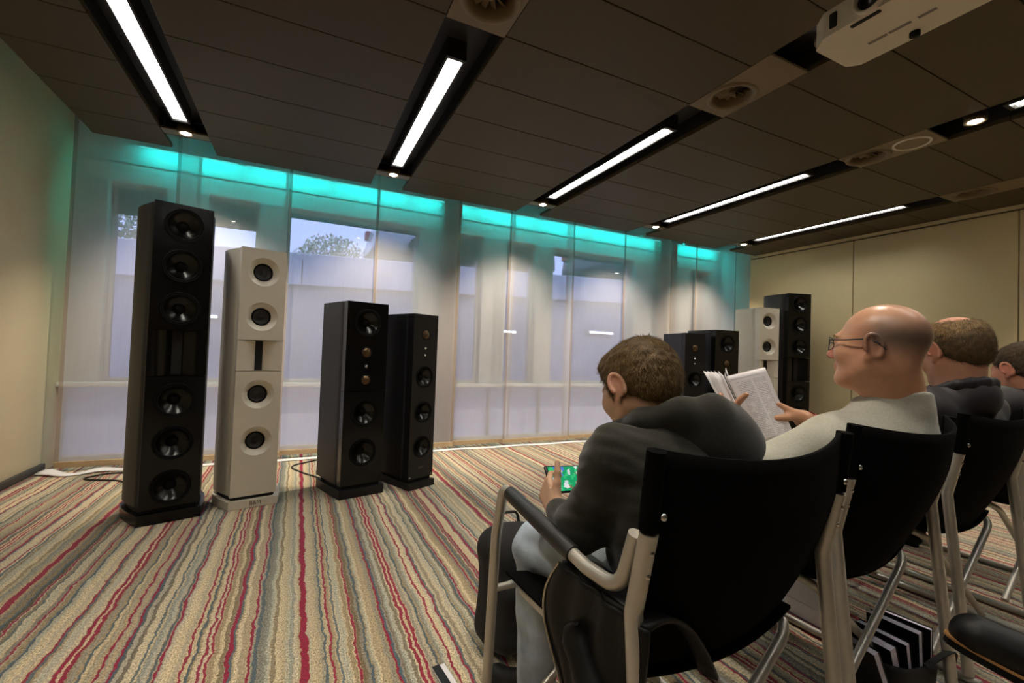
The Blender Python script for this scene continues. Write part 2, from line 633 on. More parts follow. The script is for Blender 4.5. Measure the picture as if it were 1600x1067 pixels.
# ------------------------------------------------------------------ window wall
ww = empty('wall_window', (0, YW, 0))
tag(ww, 'window wall with large panes behind the sheer panels', kind='structure')
PER = 3.07
opens = []
for k in range(-1, 3):
    b0 = -1.54 + PER * k
    opens += [(b0, b0 + .41), (b0 + .72, b0 + 1.14), (b0 + 1.38, b0 + 2.72)]
opens = [o for o in opens if o[0] > -1.7 and o[1] < 6.0]
Z0, Z1 = 0.67, 2.42
m_ = MB()
m_.box((XL - 0.1, 0, Z1), (6.2, 0.25, TOP)).box((XL - 0.1, 0, -0.1), (6.2, 0.25, 0.04))
m_.build('masonry', 'wall_white', ww)
xs_ = [XL - 0.1] + [x for o in opens for x in o] + [6.2]
for i in range(0, len(xs_), 2):
    MB().rbox((xs_[i], -0.012, Z0 + 0.001), (xs_[i + 1], 0.25, Z1 - 0.001), 0.004, 1, smooth=False).build('mullion', 'frame_grey', ww)
MB().rbox((XL, -0.10, Z0 - 0.035), (5.99, 0.25, Z0 + 0.0), 0.004, 1, smooth=False).build('sill', 'wall_white', ww)
_lx = [XL] + [(opens[i][1] + opens[i + 1][0]) / 2 for i in range(len(opens) - 1)] + [5.99]
for a, b in zip(_lx[:-1], _lx[1:]):
    MB().rbox((a + .012, 0.06, 0.041), (b - .012, 0.068, Z0 - 0.036), 0.002, 1, smooth=False).build('frosted_pane', 'frosted_glass', ww)
for a in _lx:
    MB().rbox((a - .012, 0.02, 0.041), (a + .012, 0.12, Z0 - 0.036), 0.003, 1, smooth=False).build('lower_mullion', 'frame_grey', ww)
MB().rbox((XL, -0.004, Z1 + 0.16), (5.99, 0.0, Z1 + 0.168), 0.0015, 1, smooth=False).build('head_moulding', 'seam_dark', ww)
for x0, x1 in ((1.41, 1.62), (4.60, 4.92)):
    MB().rbox((x0, -0.13, 0), (x1, -0.015, TOP), 0.006, 1, smooth=False).build('pillar', 'pillar_brown', ww)
for i, (x0, x1) in enumerate(opens):
    w = empty('window_%d' % (i + 1), ((x0 + x1) / 2, YW + 0.08, Z0))
    tag(w, kind='structure')
    hw, hh = (x1 - x0) / 2 - 0.003, Z1 - Z0 - 0.003
    f_ = 0.03
    for lo, hi in (((-hw, 0, 0.003), (-hw + f_, 0.06, hh)), ((hw - f_, 0, 0.003), (hw, 0.06, hh)), ((-hw + f_, 0, 0.003), (hw - f_, 0.06, f_)), ((-hw + f_, 0, hh - f_), (hw - f_, 0.06, hh))):
        MB().rbox(lo, hi, 0.004, 1, smooth=False).build('frame_bar', 'frame_grey', w)
    MB().box((-hw + f_, 0.025, f_), (hw - f_, 0.031, hh - f_)).build('pane', 'window_glass', w)
    MB().box((-hw + f_, 0.045, hh - 0.26 if x1 - x0 < 0.6 else hh - 0.07), (hw - f_, 0.055, hh - f_)).build('blind', 'baseboard_grey', w)

# cyan strips over the window heads
for i in range(9):
    x0 = -1.34 + i * 0.80
    g = empty('led_strip', (x0, YW - 0.035, 2.745))
    tag(g, ['leftmost', 'second', 'third', 'fourth', 'fifth', 'sixth', 'seventh', 'eighth', 'rightmost'][i] + ' cyan light strip along the top of the window wall, counted from left', 'light strip', 'cyan light strips over the windows')
    MB().box((0, -0.074, 0.008), (0.78, 0.034, 0.03)).box((0, -0.080, -0.036), (0.78, -0.074, 0.03)).build('profile', 'lamp_housing', g)  # front lip added to keep the cyan light off the left wall
    MB().box((0.02, -0.072, 0.0), (0.76, -0.046, 0.0075)).build('diffuser', 'led_cyan', g)
    MB().box((0.02, -0.0815, -0.036), (0.76, -0.0802, -0.026)).build('added_glow_edge', 'added_edge_glow', g)  # glowing edge added to draw the bright line that the lip hides

# ------------------------------------------------------------------ outside
tag(MB().box((-30, YW + 0.26, -0.35), (40, 9.0, -0.15)).build('courtyard_ground', 'concrete_dark'), 'grey paved court below the retaining wall', kind='structure')
rw = empty('retaining_wall', (0, 9.0, 0))
tag(rw, kind='structure', label='grey concrete retaining wall below the parked cars')
SL = 0.0345
def zt(x): return 2.69 + SL * x
for i in range(16):
    a, b = -12 + i * 2.0, -12 + (i + 1) * 2.0 - 0.015
    MB().prism([(a, zt(a) - 0.55), (b, zt(b) - 0.55), (b, zt(b)), (a, zt(a))], 0, 0.3, M=RX(R(90)) @ T(0, 0, -0.3)).build('parapet_block', 'concrete', rw)
MB().prism([(-12, -0.3), (20, -0.3), (20, zt(20) - .55), (-12, zt(-12) - .55)], 0, 0.5, M=T(0, 0.12, 0) @ RX(R(90)) @ T(0, 0, -0.5)).build('wall_face', 'concrete_dark', rw)  # recessed under the parapet, its shade is put into the darker concrete
MB().tube([(-12, 0.05, zt(-12) + 0.012), (20, 0.05, zt(20) + 0.012)], 0.02, 8).build('coping_rail', 'lamp_housing', rw)
tag(MB().prism([(-30, zt(-30) - 0.45), (45, zt(45) - 0.45), (45, zt(45) - 0.05), (-30, zt(-30) - 0.05)], 0, 70, M=T(0, 9.3, 0) @ RX(R(90)) @ T(0, 0, -70)).build('street_ground', 'asphalt'), 'grey street surface above the retaining wall', kind='structure')

mat('car_silver', srgb(150, 152, 158), 0.35, metal=0.2, coat=0.5, var=(3, 0.03))
mat('car_dark', srgb(58, 62, 72), 0.3, metal=0.4, coat=0.5, var=(3, 0.05))
mat('car_white', srgb(222, 222, 224), 0.35, coat=0.5, var=(3, 0.03))
mat('car_glass', (0.02, 0.025, 0.03), 0.08, spec=0.6, var=(3, 0.05))
mat('tail_red', srgb(170, 24, 26), 0.25, var=(10, 0.08))
mat('wheel_alloy', srgb(150, 152, 158), 0.35, metal=0.8, var=(10, 0.05))

def car(loc, rz, paint, label):
    c = empty('parked_car', loc, rz)
    tag(c, label, 'car', 'cars parked on the street above')
    prof = [(-2.1, .32), (-2.16, .55), (-2.1, .92), (-1.95, 1.02), (-1.55, 1.45), (0.35, 1.47), (1.05, 1.0), (1.9, .86), (2.1, .68), (2.12, .35)]
    secs = [(-0.86, 0.93, 0.0), (-0.80, 1.0, 0.0), (0.80, 1.0, 0.0), (0.86, 0.93, 0.0)]
    b = MB()
    n = len(prof)
    vs = []
    for y, s, _ in secs:
        for x, z in prof:
            tz = max(0, (z - 1.0) / .47)
            vs.append((x * (0.985 if s < 1 else 1), y * (1 - 0.2 * tz), z if s == 1 else 0.32 + (z - .32) * .97))
    fs = []
    for k in range(3):
        for i in range(n):
            j = (i + 1) % n
            fs.append((k * n + i, (k + 1) * n + i, (k + 1) * n + j, k * n + j))
    fs += [tuple(range(n)), tuple(range(4 * n - 1, 3 * n - 1, -1))]
    b.add(vs, fs, True)
    b.build('car_body', paint, c)
    for s in (-1, 1):
        for x0, x1 in ((-1.45, -0.55), (-0.48, 0.35)):
            g = MB()
            y0, y1 = s * 0.862, s * 0.735
            pts = [(x0, y0, 1.0), (x1 + .25, y0, 1.0), (x1, y1, 1.38), (x0 + .15, y1, 1.38)]
            g.add(pts + [(x, y + s * .012, z) for x, y, z in pts], [(0, 1, 2, 3), (7, 6, 5, 4), (0, 4, 5, 1), (1, 5, 6, 2), (2, 6, 7, 3), (3, 7, 4, 0)])
            g.build('side_window', 'car_glass', c)
        for x in (-1.3, 1.3):
            w = MB().lathe([(0.0, -0.1), (0.31, -0.1), (0.33, -0.06), (0.33, 0.06), (0.31, 0.1), (0.0, 0.1)], 24, T(x, s * 0.80, 0.33) @ RX(R(90))).build('wheel', 'rubber_black', c)
            hub = MB()
            hub.lathe([(0, 0.115), (0.05, 0.11), (0.06, 0.1)], 12)
            for q in range(5):
                hub.box((0.03, -0.02, 0.1), (0.21, 0.02, 0.112), RZ(q * 2 * math.pi / 5))
            hub.lathe([(0.2, 0.1), (0.205, 0.115), (0.225, 0.115), (0.23, 0.1)], 20)
            o = hub.build('hub', 'wheel_alloy', w)
            o.matrix_local = T(x, s * 0.80, 0.33) @ RX(R(90) * s)
        MB().rbox((-2.17, s * .78 - .09, .78), (-2.02, s * .78 + .09, .98), .02).build('tail_light', 'tail_red', c)
        MB().rbox((1.98, s * .62 - .16, .62), (2.13, s * .62 + .16, .76), .02).build('headlight', 'lamp_fin', c)
    g = MB().add([(-1.99, -.62, 1.04), (-1.99, .62, 1.04), (-1.63, .58, 1.42), (-1.63, -.58, 1.42), (-2.01, -.62, 1.05), (-2.01, .62, 1.05), (-1.65, .58, 1.43), (-1.65, -.58, 1.43)], [(0, 1, 2, 3), (7, 6, 5, 4), (0, 4, 5, 1), (2, 6, 7, 3), (1, 5, 6, 2), (3, 7, 4, 0)])
    g.build('rear_window', 'car_glass', c)
    MB().rbox((-2.2, -.8, .36), (-2.08, .8, .56), .03).build('bumper', paint, c)
    return c

def on_street(x, y): return (x, y, zt(x) - 0.05)
car(on_street(3.5, 10.3), R(4), 'car_silver', 'silver car with red tail light on the street, nearest above the wall')
car(on_street(9.0, 10.5), R(6), 'car_dark', 'dark car parked right of the silver car on the street')
car(on_street(-0.9, 17.5), R(0), 'car_white', 'white car parked far back behind the street bushes')

mat('leaf_hazy_yellow', srgb(196, 192, 148), 0.8, var=(1.5, 0.3))  # both leaf colours paled, the haze of distance is put into them
mat('leaf_hazy_green', srgb(170, 176, 142), 0.8, var=(1.5, 0.3))
mat('bark', srgb(92, 80, 70), 0.9, var=(8, 0.2))
def tree(x, y, h, w, leaf, label, seed):
    t = empty('street_tree', on_street(x, y))
    tag(t, label, 'tree', 'trees beyond the street')
    q = random.Random(seed)
    MB().tube([(0, 0, -0.1), (0.05, 0, h * 0.3), (0, 0.05, h * 0.75)], 0.12, 8, radii=[1, .7, .2]).build('trunk', 'bark', t)
    m_ = MB()
    for i in range(3500):
        u = Vector((q.gauss(0, 1), q.gauss(0, 1), q.gauss(0, 1))).normalized() * (q.random() ** 0.4)
        p = Vector((u.x * w, u.y * w, h * 0.62 + u.z * h * 0.38))
        s = w * 0.036
        d1 = Vector((q.gauss(0, 1), q.gauss(0, 1), q.gauss(0, 1))).normalized()
        d2 = d1.orthogonal().normalized()
        m_.add([p - d1 * s - d2 * s * .5, p + d1 * s - d2 * s * .5, p + d1 * s + d2 * s * .5, p - d1 * s + d2 * s * .5], [(0, 1, 2, 3)])
    tag(m_.build('crown', leaf, t), kind='stuff')
tree(1.4, 26, 4.3, 2.0, 'leaf_hazy_yellow', 'low yellowish tree left of the silver car beyond the street', 1)
tree(5.6, 29, 4.2, 2.2, 'leaf_hazy_green', 'rounded hazy green tree just behind the silver car', 2)
tree(-7.2, 27, 4.6, 2.2, 'leaf_hazy_green', 'green tree glimpsed left of the tall black loudspeaker', 3)
tree(12.5, 27, 5.2, 2.6, 'leaf_hazy_yellow', 'tall leafy tree behind the dark parked car', 4)

emit('court_lamp_glow', (0.95, 0.97, 1.0), 5.0)
for x, z, w, lab in ((4.13, 1.50, .19, 'middle'), (6.65, 1.605, .33, 'rightmost'), (-1.32, 1.465, .05, 'leftmost')):
    g = empty('court_lamp', (x, 8.98, z))
    tag(g, lab + ' short tube lamp on the retaining wall outside the windows', 'wall lamp', 'tube lamps on the retaining wall')
    MB().rbox((-w - .03, 0.0, -.03), (w + .03, .13, .05), .008).build('back_plate', 'lamp_housing', g)
    MB().tube([(-w, -.02, 0), (w, -.02, 0)], .02, 10).build('tube', 'court_lamp_glow', g)

# ------------------------------------------------------------------ sheer panels
cuts = [(-1.665, -0.82), (-0.985, -0.118), (-0.174, 0.68), (0.637, 1.52), (1.50, 2.19), (2.10, 2.973), (2.892, 3.792), (3.73, 4.55), (4.53, 5.078), (4.992, 5.81)]
ordn = ['leftmost', 'second', 'third', 'fourth', 'fifth', 'sixth', 'seventh', 'eighth', 'ninth', 'rightmost']
for i, (x0, x1) in enumerate(cuts):
    g = empty('curtain_panel', ((x0 + x1) / 2, 4.60 if i % 2 else 4.645, 0.03))
    tag(g, ordn[i] + ' sheer white voile panel before the windows, counted from left', 'curtain', 'sheer voile panels before the windows')
    hw = (x1 - x0) / 2
    ph = rnd.random() * 6
    def cloth(u, v, hw=hw, ph=ph):
        x = -hw + 2 * hw * u
        return (x, 0.006 * math.sin(5 * x + ph) * (1 - .6 * v) + 0.003 * math.sin(17 * x + ph * 2), 0.045 + v * 2.79)
    MB().sheet(cloth, 28, 6).build('voile', 'voile', g)
    for s in (-1, 1):
        MB().sheet(lambda u, v, s=s: (s * (hw - 0.026 * (1 - u) * 1.0), cloth(0.5 + s * .5, v)[1] - 0.003, 0.045 + v * 2.79), 1, 6).build('side_hem', 'hem_tape', g)
    MB().rbox((-hw, -0.010, 0), (hw, 0.010, 0.046), 0.003, 1, smooth=False).build('bottom_hem', 'hem_tan', g)
    MB().rbox((-hw, -0.012, 2.83), (hw, 0.012, 2.87), 0.003, 1, smooth=False).build('top_rail', 'lamp_housing', g)

# white cloth strip on the floor under the curtains
def fc(u, v):
    x = -1.74 + u * 7.6
    w = max(0.0, 1 - (x + 1.74) / 0.75)
    y0 = 4.515 + 0.012 * math.sin(9 * x) - 0.02 * w + 0.05 * w * math.sin(14 * x + 1)
    return (x, y0 + v * 0.075, 0.006 + 0.02 * w * (1 + math.sin(22 * x)) * (0.3 + .7 * v))
tag(MB().sheet(fc, 160, 3, 0.004).build('floor_cloth', 'white_cloth'), 'long white cloth strip on the floor beneath the sheer panels', 'cloth')

# ------------------------------------------------------------------ ceiling fixtures
sname = ['leftmost', 'second', 'third', 'fourth', 'rightmost']
def strip_light(x, y0, y1, label):
    g = empty('strip_light', (x, (y0 + y1) / 2, H))
    tag(g, label, 'ceiling light', 'long strip lights in the ceiling channels')
    L_ = (y1 - y0) / 2
    m_ = MB()
    m_.box((-0.052, -L_ - 0.02, 0.02), (-0.040, L_ + 0.02, 0.118)).box((0.040, -L_ - 0.02, 0.02), (0.052, L_ + 0.02, 0.118))
    m_.box((-0.040, -L_ - 0.02, 0.02), (0.040, -L_, 0.118)).box((-0.040, L_, 0.02), (0.040, L_ + 0.02, 0.118))
    m_.build('housing', 'channel_black', g)
    MB().box((-0.040, -L_, 0.05), (0.040, L_, 0.056)).build('tube_panel', 'strip_glow', g)
    n = int(2 * L_ / 0.03)
    f_ = MB()
    for k in range(n):
        y = -L_ + (k + .5) * 2 * L_ / n
        f_.box((-0.040, y - 0.0012, 0.024), (0.040, y + 0.0012, 0.046))
    tag(f_.build('louvre_grid', 'lamp_fin', g), kind='stuff')

def spot(x, y, label, aim=(0, 0.9, -2.2), power=SPOT_POWER):
    g = empty('spotlight', (x, y, H))
    tag(g, label, 'spotlight', 'small round spots in the ceiling channels')
    MB().lathe([(0.052, 0.02), (0.052, 0.004), (0.046, 0.0), (0.036, 0.003), (0.032, 0.018), (0.032, 0.05), (0.052, 0.05), (0.052, 0.02)], 28).build('trim_ring', 'spot_trim', g)
    MB().lathe([(0.0, -0.004), (0.018, -0.002), (0.0345, 0.006)], 24).build('lamp_face', 'spot_glow', g)
    MB().box((-0.03, -0.012, 0.05), (0.03, 0.012, 0.1205)).build('bracket', 'channel_black', g)
    l = bpy.data.lights.new('spot_lamp', 'SPOT')
    l.energy = power
    l.color = (1.0, 0.85, 0.67)
    l.spot_size = R(92)
    l.spot_blend = 0.8
    l.shadow_soft_size = 0.02
    o = bpy.data.objects.new('spot_lamp', l)
    COL.objects.link(o)
    o.parent = g
    o.location = (0, 0, -0.012)
    o.rotation_euler = Vector(aim).to_track_quat('-Z', 'Y').to_euler()
    return g

for i, s in enumerate(SLOT):
    strip_light(s, 2.19, 3.70, sname[i] + ' long lit strip light nearest the windows, counted from left')
    strip_light(s, -0.44, 1.07, sname[i] + ' strip light above the audience, counted from left')
    g = spot(s, 3.86, sname[i] + ' small round spot at the window end of a ceiling channel, counted from left')
    MB().rbox((-SW + 0.002, -0.03, 0.004), (SW - 0.002, 0.065, 0.02), 0.003, 1, smooth=False).build('cross_plate', 'spot_trim', g)
    MB().box((-SW + 0.002, 0.065, 0.004), (SW - 0.002, 0.07, 0.118)).build('end_cap', 'channel_black', g)
    spot(s, 1.22, sname[i] + ' small round spot between diffuser and rear strip light, counted from left', aim=(0, -0.2, -1), power=SPOT_POWER * 0.3)

def diffuser(x, label, yc, disc):
    g = empty('air_diffuser', (x, 0, H))
    tag(g, label, 'air vent', 'round ceiling air diffusers')
    y0, y1 = 1.395, 1.895
    m_ = MB()
    def hole(cy, ya, yb, r):
        k = len(m_.v)
        q = MB()
        rect_with_hole(q, -SW + .003, SW - .003, ya, yb, 0, cy, r, 0.012, 40)
        m_.add([(a, c, b) for a, b, c in q.v], [tuple(reversed(f)) for f in q.f])
    if disc:
        ym = (disc[0] + yc) / 2 - 0.005
        hole(yc, ym, y1, 0.108)
        hole(disc[0], y0, ym, 0.088)
    else:
        hole(yc, y0, y1, 0.108)
    m_.build('plate', 'plate_brown', g)
    MB().lathe([(0.132, 0.0), (0.130, -0.006), (0.118, -0.009), (0.106, -0.004), (0.100, 0.006), (0.092, 0.03), (0.09, 0.06)], 40, T(0, yc, 0)).build('ring', 'plate_brown', g)
    MB().lathe([(0.108, 0.061), (0.0, 0.061)], 40, T(0, yc, 0)).build('back_plate', 'dark_void', g)
    MB().lathe([(0.0, 0.006), (0.012, 0.008), (0.016, 0.02), (0.016, 0.06)], 16, T(0, yc, 0)).build('hub', 'plate_brown', g)
    for k in range(12):
        M_ = T(0, yc, 0.038) @ RZ(k * math.pi / 6) @ RX(R(35))
        MB().box((0.016, -0.013, -0.001), (0.090, 0.013, 0.001), M_).build('vane', 'plate_brown', g)
    if disc:
        d = empty('ceiling_loudspeaker', (x, disc[0], H))
        tag(d, 'round flush ceiling loudspeaker with pale grille beside an air diffuser', 'loudspeaker')
        MB().lathe([(0.100, 0.0), (0.099, -0.006), (0.092, -0.009), (0.086, -0.004), (0.086, 0.004)], 40).build('ring', 'plastic_white', d)
        MB().lathe([(0.086, 0.0), (0.05, -0.003), (0.0, -0.004)], 40).build('grille', 'plate_brown', d)
for i, s in enumerate(SLOT):
    diffuser(s, sname[i] + ' round air diffuser with vanes in a ceiling channel, counted from left', 1.775 if i == 3 else 1.72, (1.525,) if i == 3 else None)

# projector hung below the ceiling, lens towards the left wall
pj = empty('projector', (1.845, 0.83, 2.30))
tag(pj, 'white ceiling projector with a round lens facing left', 'projector')
m_ = MB()
out_ = fillet([(-0.06, -0.24, 0), (-0.135, -0.24, 0), (-0.145, 0.17, 0), (-0.10, 0.225, 0), (0.10, 0.225, 0), (0.135, 0.19, 0), (0.14, -0.24, 0), (0.06, -0.24, 0)], 0.02, 4)
pl = [(p.x, p.y) for p in out_]
m_.prism(pl, -0.05, 0.045)
m_.build('housing', 'plastic_white', pj)
mat('print_grey', srgb(120, 116, 108), 0.6, var=(20, 0.05))
lens = empty('lens', (-0.142, 0.02, 0.0), parent=pj)
MB().lathe([(0.052, 0.0), (0.052, 0.014), (0.045, 0.018), (0.041, 0.01), (0.038, 0.0)], 32, RY(R(-90))).build('lens_ring', 'plastic_white', lens)
MB().lathe([(0.0, 0.012), (0.02, 0.010), (0.040, 0.003)], 28, RY(R(-90))).build('lens_glass', 'gloss_black', lens)
MB().rbox((-0.150, 0.125, -0.03), (-0.138, 0.150, 0.025), 0.004).build('sensor_window', 'dark_void', pj)
MB().rbox((-0.13, 0.0, -0.055), (-0.115, 0.09, -0.0495), 0.002).build('foot_slot', 'dark_void', pj)
for k, (a, b) in enumerate(((-0.02, 0.045), (0.05, 0.11), (-0.09, -0.04))):
    MB().box((0.02, a, -0.0512), (0.034, b, -0.0503)).build('print_mark', 'print_grey', pj)
MB().lathe([(0.016, 0), (0.016, -0.014), (0.0, -0.015)], 20, T(0.10, 0.0, -0.05)).build('foot', 'rubber_black', pj)
MB().tube([(0, 0, 0.045), (0, 0, 0.21)], 0.022, 16).build('mount_pole', 'lamp_housing', pj)
MB().rbox((-0.07, -0.07, 0.198), (0.07, 0.07, 0.208), 0.003).build('mount_plate', 'lamp_housing', pj)

# ------------------------------------------------------------------ loudspeakers
def driver(parent, z, r, kind, x=0.0, depth=0.05):
    """round drive unit facing -y, centre (x, 0, z)"""
    M_ = T(x, 0, z) @ RX(R(90))
    g = empty({'cone': 'woofer', 'dish': 'horn_driver', 'mid': 'midrange', 'dome': 'tweeter'}[kind], (0, 0, 0), parent=parent)
    if kind == 'cone':
        MB().lathe([(r, -0.012), (r, 0.004), (r * .97, 0.006), (r * .93, 0.005), (r * .91, 0.0)], 40, M_).build('frame_ring', 'rubber_black', g)
        pr = [(r * .91, 0.0)] + [(r * (.91 - .12 * t), 0.006 * math.sin(math.pi * t) - 0.004 * t) for t in (.25, .5, .75, 1)]
        MB().lathe(pr, 40, M_).build('surround', 'rubber_black', g)
        pr = [(r * (.79 - .52 * t), -0.004 - depth * .8 * (t ** .8)) for t in [k / 6 for k in range(7)]]
        MB().lathe(pr, 40, M_).build('cone', 'cone_metal', g)
        zc = pr[-1][1]
        MB().lathe([(r * .27, zc)] + [(r * .27 * math.cos(a), zc + r * .16 * math.sin(a)) for a in (.4, .8, 1.2)] + [(0, zc + r * .16)], 28, M_).build('dust_cap', 'rubber_black', g)
    elif kind == 'dish':
        pr = [(r, 0.0), (r * .98, -0.002)] + [(r * (.98 - .36 * t), -0.002 - 0.030 * (t ** 1.3)) for t in (.2, .4, .6, .8, 1)]
        MB().lathe(pr, 44, M_).build('flare', 'satin_white', g)
        MB().lathe([(r * .625, -0.030), (r * .60, -0.029), (r * .52, -0.033), (r * .50, -0.036)], 40, M_).build('surround', 'rubber_black', g)
        MB().lathe([(r * .50, -0.036), (r * .25, -0.052), (r * .22, -0.05), (0, -0.043)], 36, M_).build('cone', 'matt_charcoal', g)
    elif kind == 'mid':
        MB().lathe([(r * 1.18, -0.006), (r * 1.18, 0.003), (r * 1.04, 0.004), (r, 0.0)], 32, M_).build('frame_ring', 'rubber_black', g)
        MB().lathe([(r, 0.0), (r * .9, 0.004), (r * .6, 0.011), (r * .3, 0.015), (0, 0.016)], 28, M_).build('dome', 'cone_gold', g)
    else:
        MB().lathe([(r * 1.6, -0.006), (r * 1.6, 0.002), (r * 1.1, 0.003), (r, 0.0)], 24, M_).build('frame_ring', 'rubber_black', g)
        MB().lathe([(r, 0.0), (r * .7, 0.006), (0, 0.009)], 20, M_).build('dome', 'steel_dot', g)
    return g

def ribbon_cell(parent, w, z0, z1, m_body, slot_w):
    m_ = MB()
    n = 8
    D_ = 0.05
    for s in (-1, 1):
        prof = [(s * (w / 2 - (w / 2 - slot_w / 2) * (k / n)), D_ * (k / n) ** 2.2) for k in range(n + 1)]
        vs = [(x, y, z) for z in (z0, z1) for x, y in prof]
        fs = [(k, k + 1, n + 2 + k, n + 1 + k) if s < 0 else (k + 1, k, n + 1 + k, n + 2 + k) for k in range(n)]
        m_.add(vs, fs, True)
        m_.box((min(s * w / 2, s * (w / 2 - 0.004)), 0.0008, z0), (max(s * w / 2, s * (w / 2 - 0.004)), 0.066, z1))
    m_.build('horn_flare', m_body, parent)
    MB().box((-slot_w / 2, D_ - 0.004, z0 + 0.004), (slot_w / 2, D_ + 0.004, z1 - 0.004)).build('ribbon', 'dark_void', parent)

def speaker(spec, loc, rz, label, mirror=False):
    g = empty('floor_loudspeaker', (*loc, 0), rz)
    tag(g, label, 'loudspeaker', spec['group'])
    w, h, body, face = spec['w'], spec['h'], spec['body'], spec['face']
    pz = spec['plinth']
    # plinth
    po = spec['plan'](1.0)
    big = [(x * 1.05, -0.018 + (y - 0.066) * 1.16) for x, y in po]
    m_ = MB().prism([(x * 1.0, y) for x, y in big], 0.003, pz - 0.022, smooth=False)
    m_.build('plinth', spec['plinth_mat'], g)
    MB().prism([(x * .90, .016 + (y - 0.066)) for x, y in po], pz - 0.022, pz).build('shadow_gap', 'dark_void', g)
    for fx, fy in ((-w * .40, 0.03), (w * .40, 0.03), (-w * .40, .25), (w * .40, .25)):
        MB().lathe([(0.018, 0), (0.018, 0.0035)], 12, T(fx, fy, 0)).lathe([(0.018, 0.0), (0, 0.0)], 12, T(fx, fy, 0)).build('foot', 'rubber_black', g)
    # cabinet body behind the baffle
    pts = [p for p in po]
    MB().prism(pts, pz, h, smooth=spec.get('smooth', True)).build('cabinet', body, g)
    # baffle cells with drive units
    lo = pz
    for c in spec['cells']:
        z0, z1 = c[0], c[1]
        if c[2] == 'ribbon':
            ribbon_cell(g, w, z0, z1, face, c[3])
            continue
        m_ = MB()
        hs = c[2]
        if not hs:
            m_.box((-w / 2, 0, z0), (w / 2, 0.066, z1))
        else:
            zs = [z0] + [(hs[i][0] + hs[i + 1][0]) / 2 for i in range(len(hs) - 1)] + [z1]
            for i, (zc, r, kind) in enumerate(hs):
                hr = r * (.999 if kind in ('cone', 'dish') else 1.05)
                rect_with_hole(m_, -w / 2, w / 2, zs[i], zs[i + 1], 0, zc, hr, 0.066, 40)
        m_.build('baffle', face, g)
        for zc, r, kind in hs:
            driver(g, zc, r, kind)
    return g

def curved_plan(w, bulge, depth, y0=0.066):
    def f(k):
        pts = []
        n = 10
        for i in range(n + 1):
            t = i / n
            x = w / 2 + bulge * math.sin(math.pi * min(t * 1.05, 1) * .72) * 1.0 - (w / 2) * .9 * max(0, (t - .62) / .38) ** 2
            pts.append((x, y0 + depth * t))
        return pts + [(-x, y) for x, y in reversed(pts)]
    return f

def box_plan(w, wb, depth, y0=0.066):
    def f(k):
        return [(w / 2, y0), (w / 2 + (wb - w) / 2 * .2, y0 + 0.03), (wb / 2, y0 + depth), (-wb / 2, y0 + depth), (-w / 2 - (wb - w) / 2 * .2, y0 + 0.03), (-w / 2, y0)]
    return f

SA = dict(w=.285, h=1.846, body='matt_charcoal', face='gloss_black', plinth=.085, plinth_mat='gloss_black', plan=curved_plan(.287, .055, .40), group='tall black loudspeakers',
          cells=[(.085, .838, [(.20, .100, 'cone'), (.455, .100, 'cone'), (.700, .100, 'cone')]), (.842, 1.105, 'ribbon', .05), (1.109, 1.846, [(1.235, .098, 'cone'), (1.485, .098, 'cone'), (1.725, .098, 'cone')])])
SB = dict(w=.262, h=1.660, body='satin_white', face='satin_white', plinth=.075, plinth_mat='satin_white', plan=curved_plan(.264, .055, .36), group='white loudspeakers',
          cells=[(.075, .868, [(.42, .092, 'dish'), (.72, .092, 'dish')]), (.872, 1.066, 'ribbon', .042), (1.070, 1.660, [(1.222, .092, 'dish'), (1.512, .092, 'dish')])])
SCc = dict(w=.300, h=1.367, body='matt_charcoal', face='gloss_black', plinth=.085, plinth_mat='satin_black', plan=box_plan(.302, .36, .34), smooth=False, group='broad black loudspeakers',
           cells=[(.085, .736, [(.308, .098, 'cone'), (.584, .098, 'cone')]), (.740, 1.367, [(.815, .034, 'mid'), (.912, .012, 'dome'), (1.012, .034, 'mid'), (1.222, .098, 'cone')])])
SD = dict(w=.235, h=1.315, body='satin_black', face='satin_black', plinth=.075, plinth_mat='satin_black', plan=box_plan(.237, .20, .36), smooth=False, group='slim black loudspeakers',
          cells=[(.075, 1.315, [(.310, .082, 'cone'), (.572, .082, 'cone'), (.838, .082, 'cone'), (1.005, .010, 'dome'), (1.055, .010, 'dome'), (1.162, .034, 'mid')])])
sp = []
CX = 2.27
LFT = [(SA, (-.638, 3.212), 18.0, 'tall black six-driver loudspeaker at far left, beside the white one'),
       (SB, (-.224, 3.325), 14.5, 'white four-driver loudspeaker between two black ones on the left'),
       (SCc, (.438, 3.327), 15.3, 'broad black two-section loudspeaker right of the left white one'),
       (SD, (.874, 3.385), 26.0, 'slim black loudspeaker with three woofers, rightmost of the left group')]
RGT = [(SA, (5.175, 3.245), -18.0, 'tall black loudspeaker by the right wall, beside the white one'),
       (SB, (4.805, 3.352), -13.0, 'white four-driver loudspeaker in the right group'),
       (SCc, (4.095, 3.325), -9.0, 'broad black loudspeaker left of the white one in the right group'),
       (SD, (3.67, 3.36), -12.0, 'slim black loudspeaker at the left end of the right group')]
for spec, loc, a, lab in LFT + RGT:
    g = speaker(spec, loc, R(a), lab)
    if spec is SB:
        text_mesh('logo', 'B&M', 0.034, 'logo_grey', g, T(0.01, -0.0185, 0.030) @ RX(R(90)))
    if spec is SD:
        text_mesh('logo', 'B&M', 0.026, 'logo_grey', g, T(0.0, -0.0008, 0.155) @ RX(R(90)))
        for s in (-1, 1):
            MB().lathe([(0.008, 0.0), (0.006, 0.004), (0, 0.005)], 12, T(s * .1, -0.0001, 0.09) @ RX(R(90))).build('stud', 'steel_dot', g)

